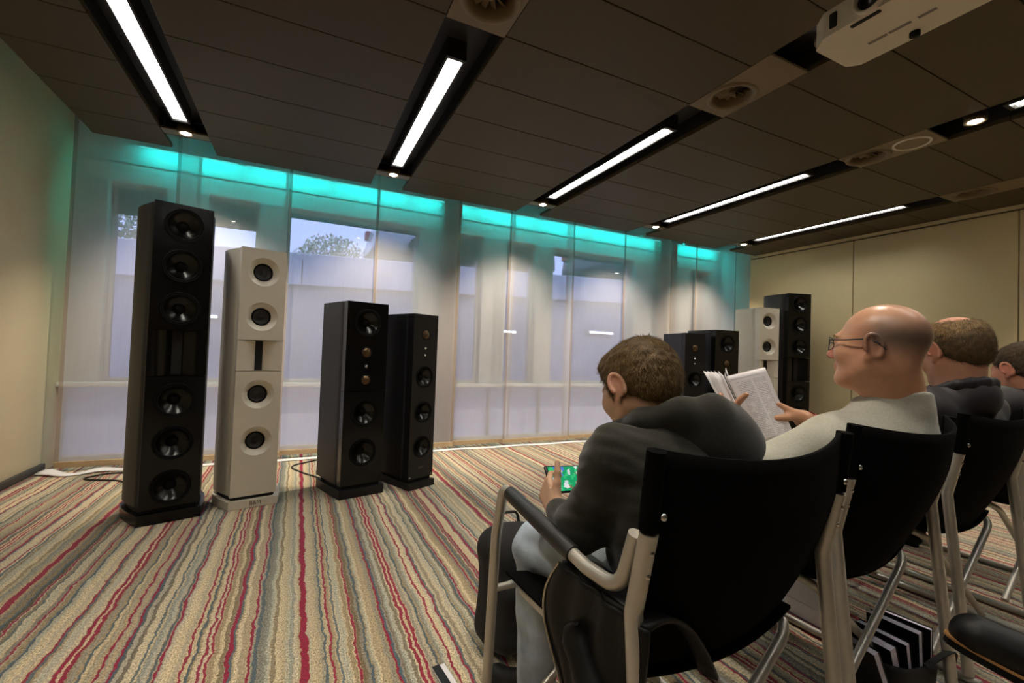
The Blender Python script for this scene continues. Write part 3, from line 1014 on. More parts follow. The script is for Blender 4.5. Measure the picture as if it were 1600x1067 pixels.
# speaker cables on the floor
mat('cable_black', (0.01, 0.01, 0.01), 0.5, var=(20, 0.1))
def cable(pts, label):
    tag(MB().tube(fillet(pts, 0.15, 8), 0.006, 8).build('speaker_cable', 'cable_black'), label, 'cable', 'speaker cables on the carpet')
cable([(-0.78, 3.72, .007), (-1.15, 4.22, .007), (-1.42, 4.33, .007), (-1.30, 4.46, .007), (-0.9, 4.44, .007), (-0.75, 4.49, .007)], 'black cable looping behind the tall black loudspeaker at far left')
cable([(0.28, 3.72, .007), (0.1, 4.0, .007), (-0.05, 4.30, .007), (0.2, 4.47, .007)], 'black cable running from behind the broad black loudspeaker, left group')

# ------------------------------------------------------------------ chairs
def make_chair(loc, rz, label, sag=0.05):
    g = empty('folding_armchair', (*loc, 0), rz)
    tag(g, label, 'chair', 'folding armchairs in the front row')
    hw = 0.2915
    for s in (-1, 1):
        x = s * hw
        # rear post with its kink
        p = fillet([(x, 0.0, 0.76), (x, 0.030, 0.615), (x, -0.03, 0.03)], 0.05, 5)
        MB().tube(p, 0.0155, 14, 0.0165, hint=(1, 0, 0)).build('rear_leg', 'aluminium', g)
        for z, y in ((0.728, 0.007), (0.688, 0.015)):
            MB().lathe([(0.0055, 0.0), (0.004, 0.003), (0, 0.004)], 10, T(x, y - 0.0150, z) @ RX(R(90))).build('screw', 'steel_dot', g)
        # arm and front leg in one bent tube
        p = fillet([(x, 0.029, 0.748), (x, 0.064, 0.636), (x, 0.16, 0.634), (x, 0.52, 0.690), (x, 0.555, 0.55), (x, 0.585, 0.02)], [0.06, 0.05, 0.035, 0.1], 8)
        MB().tube(p, 0.0140, 14, 0.0140).build('arm_tube', 'aluminium', g)
        a, b = Vector((x, 0.205, 0.641)), Vector((x, 0.485, 0.6845))
        n_ = 8
        MB().tube([a.lerp(b, k / n_) for k in range(n_ + 1)], 0.0190, 16, 0.0190, radii=[.94, 1, 1, 1, 1, 1, 1, 1, .94]).build('arm_grip', 'grip_black', g)
        # floor runner
        p = fillet([(x * 0.985, 0.60, 0.06), (x * 0.985, 0.585, 0.016), (x * 0.985, 0.3, 0.016), (x * .985, -0.06, 0.016)], [0.03, 0.02], 5)
        MB().tube(p, 0.014, 12).build('floor_runner', 'aluminium', g)
        # seat rail that bends into the crossed legs
        xi = s * 0.262
        p = fillet([(-xi, 0.50, 0.035), (xi, 0.50, 0.445), (xi, 0.09, 0.445), (-xi, 0.09, 0.035)], 0.07, 7)
        q = [v + Vector((0, 0.014 * s * (1 if v.y > .3 else -1), 0)) for v in p]
        MB().tube(q, 0.0125, 12).build('cross_leg', 'aluminium', g)
        # sleeve of the sling round the hidden post top
        MB().tube([(x, 0.002, 0.765), (x, -0.004, 0.83), (x, -0.012, 0.898)], 0.017, 12, 0.017).build('sling_sleeve', 'mesh_black', g)
        MB().lathe([(0.007, 0.0), (0.005, 0.004), (0, 0.005)], 10, T(x + (-s) * 0.012, -0.02, 0.79) @ RX(R(90))).build('rivet', 'steel_dot', g)
    MB().tube([(-hw, 0.565, 0.40), (hw, 0.565, 0.40)], 0.010, 10).build('front_bar', 'aluminium', g)

    def back(u, v):
        t = 2 * u - 1
        c = 1 - t * t
        z = 0.90 - v * 0.43
        return (t * hw * 0.985, 0.012 - 0.016 * (1 - v) + 0.105 * max(0, v - .25) ** 1.5 / .65 - sag * c * (1 - 0.45 * v), z - 0.028 * c * (1 - v) - 0.030 * v * v * c)
    MB().sheet(back, 24, 14, 0.008).build('back_sling', 'mesh_black', g)

    def seat(u, v):
        t = 2 * u - 1
        return (t * 0.275, 0.09 + 0.43 * v - .02 * (1 - t * t) * (1 - v), 0.462 - 0.030 * (1 - t * t))
    MB().sheet(seat, 14, 10, 0.008).build('seat_sling', 'mesh_black', g)
    return g
make_chair((.828, .592), R(2.9), 'folding armchair with aluminium frame that the boy sits on', 0.055)
make_chair((1.583, .692), R(3.2), 'folding armchair with aluminium frame under the bald man', 0.09)
make_chair((2.356, .748), R(1.6), 'folding armchair under the man in the dark jacket', 0.06)
make_chair((3.13, .80), R(1.6), 'folding armchair at the right edge under the white-collared man', 0.05)

# ------------------------------------------------------------------ people: smooth bodies from blended volumes
def A3(p): return np.array(p, dtype=np.float64)

def rcone(a, b, ra, rb):
    a, b = A3(a), A3(b)
    ba = b - a
    L2 = float(ba @ ba) + 1e-12
    def f(P):
        d = P - a
        t = np.clip(d @ ba / L2, 0, 1)
        return np.linalg.norm(d - t[:, None] * ba, axis=1) - (ra + (rb - ra) * t)
    return f

def ell(c, r, Rm=None):
    c, r = A3(c), A3(r)
    def f(P):
        q = P - c
        if Rm is not None: q = q @ Rm
        k0 = np.linalg.norm(q / r, axis=1)
        k1 = np.linalg.norm(q / (r * r), axis=1) + 1e-9
        return k0 * (k0 - 1) / k1
    return f

def slab(c, h, Rm=None, rad=0.0):
    c, h = A3(c), A3(h)
    def f(P):
        q = P - c
        if Rm is not None: q = q @ Rm
        q = np.abs(q) - (h - rad)
        return np.linalg.norm(np.maximum(q, 0), axis=1) + np.minimum(q.max(axis=1), 0) - rad
    return f

def smin(a, b, k):
    h = np.maximum(k - np.abs(a - b), 0) / k
    return np.minimum(a, b) - h * h * k * 0.25

class Vol:
    def __init__(self): self.it = []
    def add(self, f, k=0.02): self.it.append(('u', f, k)); return self
    def sub(self, f, k=0.01): self.it.append(('s', f, k)); return self
    def cap(self, f, k=0.01): self.it.append(('i', f, k)); return self
    def wrinkle(self, f): self.it.append(('w', f, 0)); return self
    def near(self, c, hd, reach):
        q = Vol()
        c = A3(c)[None]
        best = None
        for op, f, k in self.it:
            if op in 'us':
                v = float(f(c)[0])
                if v - hd > k + reach:
                    if op == 'u' and (best is None or v < best[0]): best = (v, f, k)
                    continue
                if op == 's' and not q.it: continue
            elif not q.it and op == 'i': continue
            q.it.append((op, f, k))
        if not any(o == 'u' for o, _, _ in q.it):
            q.it = [('u', best[1], best[2])] + [x for x in q.it if x[0] != 'u']
        return q
    def __call__(self, P):
        d = None
        for op, f, k in self.it:
            v = f(P)
            if op == 'w': d = d + v
            elif d is None: d = v
            elif op == 'u': d = smin(d, v, k)
            elif op == 's': d = -smin(-d, v, k)
            else: d = -smin(-d, -v, k)
        return d

def folds(amp, freq, seed, n=5, axis=None):
    q = np.random.RandomState(seed)
    ws = q.randn(n, 3)
    ws /= np.linalg.norm(ws, axis=1)[:, None]
    if axis is not None:
        ws = ws * 0.35 + A3(axis) * np.sign(q.randn(n))[:, None]
    ws *= freq * (0.6 + 0.9 * q.rand(n))[:, None]
    ph = q.rand(n) * 6.28
    wp = q.randn(3) * freq * 0.3
    def f(P):
        w = np.sin(P @ wp) * 0.9
        s = np.zeros(len(P))
        for i in range(n):
            s += np.sin(P @ ws[i] + ph[i] + w)
        return amp * s / n * 1.6
    return f

def surface(f, lo, hi, h):
    """surface nets over a dense grid, evaluated only close to the surface"""
    lo = A3(lo); hi = A3(hi)
    B = 6
    nb = np.ceil((hi - lo) / (h * B)).astype(int) + 1
    n = nb * B
    cc = np.stack(np.meshgrid(*[lo[i] + (np.arange(nb[i]) * B + (B - 1) / 2) * h for i in range(3)], indexing='ij'), -1).reshape(-1, 3)
    dc = np.concatenate([f(cc[i:i + 200000]) for i in range(0, len(cc), 200000)])
    val = np.repeat(np.repeat(np.repeat(dc.reshape(nb), B, 0), B, 1), B, 2).astype(np.float32)
    act = np.abs(dc) < h * B * 1.35
    ids = np.argwhere(act.reshape(nb))
    off = np.stack(np.meshgrid(np.arange(B), np.arange(B), np.arange(B), indexing='ij'), -1).reshape(-1, 3)
    key = ids // 3
    key = (key[:, 0] * 4096 + key[:, 1]) * 4096 + key[:, 2]
    order = np.argsort(key, kind='stable')
    ids, key = ids[order], key[order]
    cut = np.concatenate([[0], np.nonzero(np.diff(key))[0] + 1, [len(ids)]])
    for s, e in zip(cut[:-1], cut[1:]):
        g = (ids[s:e, None, :] * B + off[None]).reshape(-1, 3)
        P = lo + g * h
        a, b = P.min(0), P.max(0)
        ff = f.near((a + b) / 2, float(np.linalg.norm(b - a)) / 2, h * B * 2.5) if isinstance(f, Vol) else f
        val[g[:, 0], g[:, 1], g[:, 2]] = ff(P)
    ins = val < 0
    c = [ins[i:n[0] - 1 + i, j:n[1] - 1 + j, k:n[2] - 1 + k] for i in (0, 1) for j in (0, 1) for k in (0, 1)]
    anyc = c[0].copy(); allc = c[0].copy()
    for q in c[1:]:
        anyc |= q; allc &= q
    cells = np.argwhere(anyc & ~allc)
    if len(cells) == 0: return np.zeros((0, 3)), []
    idx = np.full(tuple(n - 1), -1, np.int32)
    idx[cells[:, 0], cells[:, 1], cells[:, 2]] = np.arange(len(cells))
    corner = np.array([(i, j, k) for i in (0, 1) for j in (0, 1) for k in (0, 1)])
    cv = np.stack([val[cells[:, 0] + a, cells[:, 1] + b, cells[:, 2] + d] for a, b, d in corner], 1).astype(np.float64)
    acc = np.zeros((len(cells), 3)); cnt = np.zeros(len(cells))
    for e0 in range(8):
        for ax in range(3):
            if corner[e0][ax] == 0:
                e1 = e0 + (4, 2, 1)[ax]
                v0, v1 = cv[:, e0], cv[:, e1]
                m = (v0 < 0) != (v1 < 0)
                t = np.where(m, v0 / np.where(m, v0 - v1, 1), 0)
                p = corner[e0] + t[:, None] * (corner[e1] - corner[e0])
                acc += p * m[:, None]; cnt += m
    V = lo + (cells + acc / cnt[:, None]) * h
    F = []
    for ax in range(3):
        a, b = [(1, 2), (2, 0), (0, 1)][ax]
        sl0 = [slice(0, n[i] - 1) for i in range(3)]; sl1 = list(sl0)
        sl1[ax] = slice(1, n[ax])
        s0, s1 = ins[tuple(sl0)], ins[tuple(sl1)]
        E_ = np.argwhere(s0 != s1)
        E_ = E_[(E_[:, a] > 0) & (E_[:, b] > 0)]
        flip = s0[E_[:, 0], E_[:, 1], E_[:, 2]]
        def cell(da, db):
            q = E_.copy(); q[:, a] -= da; q[:, b] -= db
            return idx[q[:, 0], q[:, 1], q[:, 2]]
        q = np.stack([cell(1, 1), cell(0, 1), cell(0, 0), cell(1, 0)], 1)
        q[~flip] = q[~flip][:, ::-1]
        F.append(q)
    F = np.concatenate(F)
    F = F[(F >= 0).all(1)]
    return V, F

def vol_mesh(name, f, lo, hi, h, m, parent, colour=None, base=(0, 0, 0)):
    V, F = surface(f, lo, hi, h)
    me = bpy.data.meshes.new(name)
    Vl = V - A3(base)
    me.vertices.add(len(V))
    me.vertices.foreach_set('co', Vl.astype(np.float32).ravel())
    me.loops.add(len(F) * 4)
    me.loops.foreach_set('vertex_index', np.asarray(F, np.int32).ravel())
    me.polygons.add(len(F))
    me.polygons.foreach_set('loop_start', np.arange(0, len(F) * 4, 4, dtype=np.int32))
    me.polygons.foreach_set('use_smooth', np.ones(len(F), bool))
    me.update(calc_edges=True)
    me.validate()
    if colour is not None:
        at = me.attributes.new('tone', 'FLOAT_COLOR', 'POINT')
        cl = np.ones((len(V), 4), np.float32)
        cl[:, :3] = colour(V)
        at.data.foreach_set('color', cl.ravel())
    me.materials.append(MATS[m])
    return link(name, me, parent), V, F

def head_frame(c, yaw, pitch, roll=0.0):
    y, p = R(yaw), R(pitch)
    f = A3((math.sin(y) * math.cos(p), math.cos(y) * math.cos(p), -math.sin(p)))
    r = A3((math.cos(y), -math.sin(y), 0))
    u = np.cross(r, f)
    rr = R(roll)
    r, u = math.cos(rr) * r + math.sin(rr) * u, -math.sin(rr) * r + math.cos(rr) * u
    return A3(c), np.stack([r, f, u], 1)      # columns: right, forward, up

def head_volume(fr, s, neck=None, neck_r=(.052, .06)):
    c, M_ = fr
    L_ = lambda p: c + M_ @ (A3(p) * s)
    E_ = lambda p, r: ell(L_(p), A3(r) * s, M_)
    C_ = lambda a, b, ra, rb: rcone(L_(a), L_(b), ra * s, rb * s)
    v = Vol()
    v.add(E_((0, -.014, .032), (.077, .099, .086)))
    v.add(E_((0, .032, -.03), (.060, .062, .082)), .03 * s)
    for q in (-1, 1):
        v.add(C_((q * .052, -.002, -.045), (q * .022, .062, -.092), .020, .017), .035 * s)
        v.add(E_((q * .040, .060, -.022), (.026, .028, .026)), .03 * s)
    v.add(E_((0, .076, -.098), (.024, .020, .019)), .025 * s)
    v.add(C_((-.032, .084, .022), (.032, .084, .022), .010, .010), .02 * s)
    for q in (-1, 1):
        v.sub(E_((q * .032, .104, .002), (.020, .016, .012)), .014 * s)
        v.add(E_((q * .031, .080, .001), (.0135, .0125, .0125)), .003 * s)
        v.add(C_((q * .019, .0925, .0085), (q * .043, .088, .0075), .0035, .0035), .005 * s)
    v.add(C_((0, .092, .012), (0, .112, -.028), .008, .0125), .014 * s)
    for q in (-1, 1):
        v.add(E_((q * .0125, .102, -.034), (.0085, .010, .0075)), .006 * s)
    v.add(C_((-.019, .090, -.056), (.019, .090, -.056), .0065, .0065), .008 * s)
    v.add(C_((-.016, .0895, -.068), (.016, .0895, -.068), .0075, .0075), .006 * s)
    v.sub(C_((-.024, .0985, -.0615), (.024, .0985, -.0615), .0026, .0026), .004 * s)
    # ears
    for q in (-1, 1):
        a = R(24) * q
        Re = M_ @ np.array([[math.cos(a), math.sin(a), 0], [-math.sin(a), math.cos(a), 0], [0, 0, 1.0]])
        t = R(-14)
        Re = Re @ np.array([[1, 0, 0], [0, math.cos(t), -math.sin(t)], [0, math.sin(t), math.cos(t)]])
        ec = L_((q * .084, -.016, -.004))
        v.add(ell(ec, A3((.0055, .0185, .0310)) * s, Re), .008 * s)
        rim = [ec + Re @ (A3((q * .006, .0175 * math.cos(t), .031 * math.sin(t))) * s) for t in [R(k) for k in range(-20, 241, 20)]]
        for p0, p1 in zip(rim[:-1], rim[1:]):
            v.add(rcone(p0, p1, .0046 * s, .0046 * s), .004 * s)
        v.add(E_((q * .082, -.004, -.034), (.0062, .0088, .011)), .008 * s)
        v.add(E_((q * .080, .004, -.006), (.006, .006, .009)), .006 * s)
    if neck is not None:
        v.add(rcone(L_((0, -.026, -.05)), neck, neck_r[0] * s, neck_r[1] * s), .035 * s)
        v.add(rcone(L_((0, .02, -.095)), A3(neck) + M_ @ (A3((0, .03, 0.01)) * s), .03 * s, .04 * s), .04 * s)
    return v, L_

def hand_volume(v, W_, F_, N_, side, s=1.0, curl=(35, 40, 30), spread=1.0, thumb=(0.55, 0.75, -0.25, 15), curls=None):
    """W_ wrist, F_ towards the fingers, N_ out of the back of the hand, side=+1 if the thumb lies along F x N"""
    W_, F_, N_ = A3(W_), A3(F_), A3(N_)
    F_ = F_ / np.linalg.norm(F_)
    N_ = N_ - F_ * (N_ @ F_); N_ /= np.linalg.norm(N_)
    T_ = np.cross(F_, N_) * side
    offs = [.030, .010, -.010, -.028]
    lens = [.070, .078, .072, .057]
    plen = [.092, .095, .090, .082]
    for i in range(4):
        b = W_ + (F_ * plen[i] + T_ * offs[i]) * s
        v.add(rcone(W_ + T_ * offs[i] * s * .62, b, .0155 * s, .0115 * s), .012 * s)
    tips = []
    for i in range(4):
        p = W_ + (F_ * plen[i] + T_ * offs[i]) * s
        ang = 0.0
        cs = curls[i] if curls else curl
        base_dir = F_ + T_ * offs[i] * 2.2 * spread
        base_dir /= np.linalg.norm(base_dir)
        for j, (fr, rad) in enumerate(((.45, .0098), (.30, .0088), (.25, .0078))):
            ang += R(cs[j])
            d = base_dir * math.cos(ang) - N_ * math.sin(ang)
            q = p + d * lens[i] * fr * s
            v.add(rcone(p, q, rad * s, (rad - .0012) * s), .0045 * s)
            p = q
        tips.append(p)
    p = W_ + (F_ * .022 + T_ * .022) * s
    d = F_ * thumb[0] + T_ * thumb[1] + N_ * thumb[2]
    d /= np.linalg.norm(d)
    q = p + d * .045 * s
    v.add(rcone(p, q, .0165 * s, .0115 * s), .014 * s)
    a = R(thumb[3])
    for L_, r0, r1 in ((.034, .0112, .0102), (.026, .0102, .0085)):
        d = d * math.cos(a) + (F_ * .8 - T_ * .5) * math.sin(a)
        d /= np.linalg.norm(d)
        q2 = q + d * L_ * s
        v.add(rcone(q, q2, r0 * s, r1 * s), .005 * s)
        q = q2
    return tips, q

def strands(name, V, F, parent, m, base, n, ln, wd, comb, keep, seed, lift=0.25, tilt=0.35):
    """short hair strands lying on a surface; comb(P) gives the growth direction"""
    q = np.random.RandomState(seed)
    tri = V[F]
    cen = tri.mean(1)
    nor = np.cross(tri[:, 2] - tri[:, 0], tri[:, 3] - tri[:, 1])
    ar = np.linalg.norm(nor, axis=1) + 1e-12
    nor /= ar[:, None]
    ok = keep(cen)
    pr = ar * ok
    pick = q.choice(len(F), n, p=pr / pr.sum())
    w = q.rand(n, 4); w /= w.sum(1)[:, None]
    P = (tri[pick] * w[:, :, None]).sum(1)
    Nn = nor[pick]
    D_ = comb(P)
    D_ = D_ - Nn * (D_ * Nn).sum(1)[:, None] + q.randn(n, 3) * tilt * np.linalg.norm(D_, axis=1)[:, None]
    D_ /= np.linalg.norm(D_, axis=1)[:, None] + 1e-9
    S_ = np.cross(D_, Nn); S_ /= np.linalg.norm(S_, axis=1)[:, None] + 1e-9
    L_ = ln * (0.6 + 0.8 * q.rand(n))[:, None]
    p0 = P - Nn * 0.001
    p1 = P + D_ * L_ * .5 + Nn * L_ * lift * .6
    p2 = P + D_ * L_ + Nn * L_ * lift * .8
    W_ = wd
    vs = np.stack([p0 - S_ * W_, p0 + S_ * W_, p1 + S_ * W_ * .8, p1 - S_ * W_ * .8, p2], 1).reshape(-1, 3) - A3(base)
    k = np.arange(n) * 5
    me = bpy.data.meshes.new(name)
    fs = [(a, a + 1, a + 2, a + 3) for a in k] + [(a + 3, a + 2, a + 4) for a in k]
    me.from_pydata(vs.tolist(), [], fs)
    me.materials.append(MATS[m])
    o = link(name, me, parent)
    tag(o, kind='stuff')
    return o

mat('skin', (1, 1, 1), 0.48, spec=0.4, attr='tone', bump=(380, 0.12, 0.001), var=(40, 0.06), sss=0.12)
mat('skin_shiny', (1, 1, 1), 0.36, spec=0.5, attr='tone', bump=(380, 0.10, 0.001), var=(40, 0.06), sss=0.12)
mat('hair_brown', srgb(84, 65, 37), 0.6, spec=0.2, var=(90, 0.4))
mat('hair_brown_tip', srgb(106, 84, 48), 0.55, spec=0.25, var=(60, 0.35))
mat('hair_sandy', srgb(150, 120, 74), 0.55, spec=0.25, var=(60, 0.3))
mat('hair_mid', srgb(104, 83, 54), 0.6, spec=0.2, var=(60, 0.3))
mat('hair_dark', srgb(62, 50, 37), 0.6, spec=0.2, var=(60, 0.3))
mat('hoodie_grey', srgb(42, 40, 33), 0.9, spec=0.15, sheen=0.25, bump=(420, 0.5, 0.001), var=(180, 0.16))
mat('tshirt_grey', srgb(172, 170, 156), 0.9, spec=0.15, sheen=0.2, bump=(420, 0.4, 0.001), var=(160, 0.08))
mat('jacket_black', srgb(34, 30, 33), 0.6, spec=0.3, sheen=0.1, bump=(300, 0.3, 0.001), var=(60, 0.12))
mat('leather_black', srgb(15, 15, 14), 0.5, spec=0.22, bump=(180, 0.35, 0.001), var=(30, 0.2))
mat('jeans_blue', srgb(182, 197, 212), 0.9, spec=0.1, bump=(420, 0.5, 0.001), var=(16, 0.2))
mat('jeans_dark', srgb(28, 34, 58), 0.9, spec=0.1, bump=(420, 0.5, 0.001), var=(16, 0.2))
mat('trousers_khaki', srgb(98, 92, 72), 0.9, spec=0.1, bump=(420, 0.4, 0.001), var=(20, 0.12))
mat('trousers_black', srgb(26, 25, 26), 0.9, spec=0.1, bump=(420, 0.4, 0.001), var=(20, 0.12))
mat('shirt_white', srgb(226, 226, 230), 0.85, var=(20, 0.03))
mat('shoe_black', srgb(13, 12, 11), 0.5, spec=0.3, bump=(200, 0.15, 0.001), var=(20, 0.15))
mat('welt_tan', srgb(150, 108, 60), 0.6, var=(30, 0.12))
mat('backpack_black', srgb(20, 19, 19), 0.8, bump=(260, 0.5, 0.001), var=(20, 0.15))
mat('zip_metal', srgb(170, 164, 150), 0.35, metal=0.9, var=(60, 0.1))
mat('band_red', srgb(206, 34, 40), 0.5, var=(30, 0.08))
mat('band_white', srgb(238, 230, 228), 0.5, var=(30, 0.03))
mat('glasses_black', (0.01, 0.01, 0.01), 0.3, var=(30, 0.1))
thin_glass('lens_clear')

def skin_tone(base, red=None, stubble=None):
    def f(V):
        c = np.tile(A3(base), (len(V), 1))
        if red is not None:
            for p, r, col, k in red:
                w = np.exp(-((np.linalg.norm(V - A3(p), axis=1) / r) ** 2))[:, None] * k
                c = c * (1 - w) + A3(col) * w
        if stubble is not None:
            w = stubble(V)[:, None]
            c = c * (1 - w) + A3((.10, .075, .06)) * w
        return c
    return f

def shoe(parent, heel, toe, base, m='shoe_black', s=1.0, welt=None, h=0.0035):
    heel, toe = A3(heel), A3(toe)
    d = toe - heel; L_ = np.linalg.norm(d); d /= L_
    up = A3((0, 0, 1)); sd = np.cross(d, up); sd /= np.linalg.norm(sd); up = np.cross(sd, d)
    q = lambda a, b, c: heel + d * a + sd * b + up * c
    v = Vol()
    v.add(rcone(q(.02, 0, .038), q(L_ * .45, 0, .040), .036 * s, .036 * s))
    v.add(rcone(q(L_ * .45, 0, .034), q(L_ - .045, .006, .026), .040 * s, .036 * s), .03)
    v.add(rcone(q(.03, 0, .05), q(.035, 0, .105), .036 * s, .040 * s), .03)
    v.add(rcone(q(L_ * .35, 0, .05), q(.05, 0, .09), .03 * s, .036 * s), .03)
    Rm = np.stack([d, sd, up], 1)
    v.cap(slab(q(L_ / 2, 0, .2), (L_, .2, .194), Rm), .006)
    lo = np.minimum(heel, toe) - .09; hi = np.maximum(heel, toe) + .13
    o, _, _ = vol_mesh('shoe', v, lo, hi, h, m, parent, base=base)
    # sole
    pts = []
    for k in range(28):
        a = 2 * math.pi * k / 28
        ca, sa = math.cos(a), math.sin(a)
        x = L_ / 2 + (L_ / 2 + .001) * (abs(ca) ** .8) * (1 if ca > 0 else -1)
        y = .037 * s * (abs(sa) ** .8) * (1 if sa > 0 else -1) * (1.0 if x > L_ * .5 else .88)
        pts.append((x, y))
    M_ = Matrix.Translation(Vector(heel - A3(base))) @ Matrix(((d[0], sd[0], up[0], 0), (d[1], sd[1], up[1], 0), (d[2], sd[2], up[2], 0), (0, 0, 0, 1)))
    sl = MB().prism([(x, -y) for x, y in pts], -0.008, 0.006, M=M_).build('sole', 'rubber_black', o)
    if welt:
        MB().prism([(L_ / 2 + (x - L_ / 2) * 1.015, -y * 1.03) for x, y in pts], 0.0062, 0.0105, M=M_).build('welt', welt, o)
    return o

# ---- the boy
def build_boy():
    base = (.80, .85, 0)
    g = empty('person', base)
    tag(g, 'boy in a dark grey hoodie and light jeans bent over a phone', 'person', None)
    hf = head_frame((.740, .845, .975), -5, 26, -4)
    s = .93
    neck = (.768, .765, .868)
    v, Lh = head_volume(hf, s, neck, (.048, .052))
    shL, shR = (.618, .775, .832), (.912, .752, .822)
    elL, wrL = (.590, .842, .668), (.605, .985, .655)
    elR, wrR = (.965, .87, .66), (.83, 1.03, .655)
    v.add(rcone(neck, (.80, .735, .70), .06, .085), .05)
    v.add(rcone((.80, .735, .70), (.825, .78, .62), .085, .08), .05)
    for sh, el, wr in ((shL, elL, wrL), (shR, elR, wrR)):
        v.add(rcone((.79, .75, .83), sh, .05, .045), .03)
        v.add(rcone(sh, el, .042, .036), .02)
        v.add(rcone(el, wr, .036, .024), .02)
    hand_volume(v, wrL, (.10, .80, .42), (-.95, .0, .18), 1, .86, curl=(28, 46, 40), thumb=(.55, .75, .05, 6))
    hand_volume(v, wrR, (-.55, .45, .45), (.6, .5, .1), -1, .86, curl=(30, 45, 40), thumb=(.5, .8, .05, 6))
    hipL, hipR = (.745, .785, .55), (.915, .785, .55)
    knL, anL = (.640, 1.135, .500), (.672, 1.165, .10)
    knR, anR = (.955, 1.16, .50), (.935, 1.22, .10)
    for a, b, c in ((hipL, knL, anL), (hipR, knR, anR)):
        v.add(rcone(a, b, .06, .045), .03); v.add(rcone(b, c, .042, .03), .02)
    tone = skin_tone((.62, .38, .25), [(Lh((.085, -.01, 0)), .035, (.62, .25, .17), .6), (Lh((-.085, -.01, 0)), .035, (.62, .25, .17), .6), (Lh((0, .09, -.06)), .016, (.5, .16, .13), .7)])
    vol_mesh('body', v, (.46, .60, .05), (1.10, 1.36, 1.14), .0036, 'skin', g, tone, base)
    # hair
    c, M_ = hf
    hv = Vol().add(ell(Lh((0, -.016, .036)), A3((.087, .108, .093)) * s, M_))
    hv.add(ell(Lh((0, .05, .085)), A3((.055, .05, .03)) * s, M_), .03)
    hv.add(ell(Lh((0, -.045, -.005)), A3((.073, .072, .075)) * s, M_), .03)
    n_ = M_ @ A3((0, -.60, .80))
    c0 = Lh((0, 0, -.012))
    hv.cap(lambda P: -((P - c0) @ n_), .012)
    for q in (-1, 1):
        hv.sub(ell(Lh((q * .088, -.012, -.012)), A3((.022, .026, .036)) * s, M_), .008)
    for q in (-1, 1):
        hv.add(rcone(Lh((q * .074, .022, .01)), Lh((q * .072, .024, -.028)), .009 * s, .004 * s), .012)
    hv.sub(ell(Lh((0, .115, -.005)), A3((.075, .05, .052)) * s, M_), .01)
    hv.wrinkle(folds(.0022, 190, 3, 7))
    ho, V, F = vol_mesh('hair', hv, A3(c) - .16, A3(c) + .16, .0036, 'hair_brown', g, None, base)
    cr = Lh((.01, -.055, .115))
    def comb(P):
        d = P - cr
        d[:, 2] -= .02
        return d
    strands('hair_strands', V, F, g, 'hair_brown_tip', base, 16000, .011, .00036, comb, lambda C: np.ones(len(C)), 5, .16, .2)
    # hoodie
    h = Vol()
    for q, sh in ((-1, shL), (1, shR)):
        h.add(rcone((.772 + q * .075, .745, .76), (.81 + q * .075, .775, .62), .106, .106), .06)
        h.add(rcone((.775 + q * .045, .752, .832), sh, .070, .062), .05)
    h.add(rcone((.785, .745, .80), (.77, .762, .862), .085, .068), .05)
    for sh, el, wr in ((shL, elL, A3(wrL)), (shR, elR, A3(wrR))):
        h.add(rcone(sh, el, .064, .052), .03)
        e2 = A3(el)
        h.add(rcone(el, e2 + (wr - e2) * .80, .052, .036), .03)
    h.sub(rcone((.775, .80, .87), (.745, .86, .95), .050, .06), .015)
    h.wrinkle(folds(.006, 52, 8, 6))
    h.wrinkle(folds(.0020, 130, 9, 5, axis=(.2, .2, .9)))
    vol_mesh('hoodie', h, (.42, .54, .36), (1.12, 1.14, .96), .005, 'hoodie_grey', g, None, base)
    hd = Vol()
    ring = [(.672, .842, .872), (.690, .768, .905), (.745, .716, .935), (.815, .700, .940), (.868, .722, .915), (.885, .79, .872)]
    for a, b in zip(ring[:-1], ring[1:]):
        hd.add(rcone(a, b, .027, .027), .03)
    hd.add(ell((.858, .702, .864), (.118, .064, .068)), .08)
    hd.sub(ell((.79, .80, .95), (.085, .085, .085)), .02)
    hd.wrinkle(folds(.002, 40, 21, 5))
    vol_mesh('hood', hd, (.60, .58, .72), (1.06, .92, 1.0), .0045, 'hoodie_grey', g, None, base)
    # jeans
    j = Vol()
    for a, b, c_ in ((hipL, knL, anL), (hipR, knR, anR)):
        j.add(rcone(a, b, .090, .066), .05)
        j.add(rcone(b, A3(c_) + A3((0, 0, -.02)), .063, .056), .02)
    j.add(rcone(hipL, hipR, .095, .095), .04)
    j.wrinkle(folds(.004, 70, 31, 6, axis=(.3, .3, .8)))
    vol_mesh('jeans', j, (.54, .60, .04), (1.08, 1.32, .62), .006, 'jeans_blue', g, None, base)
    shoe(g, (.685, 1.135, .008), (.580, 1.335, .008), base)
    shoe(g, (.935, 1.185, .008), (.94, 1.41, .008), base)
build_boy()

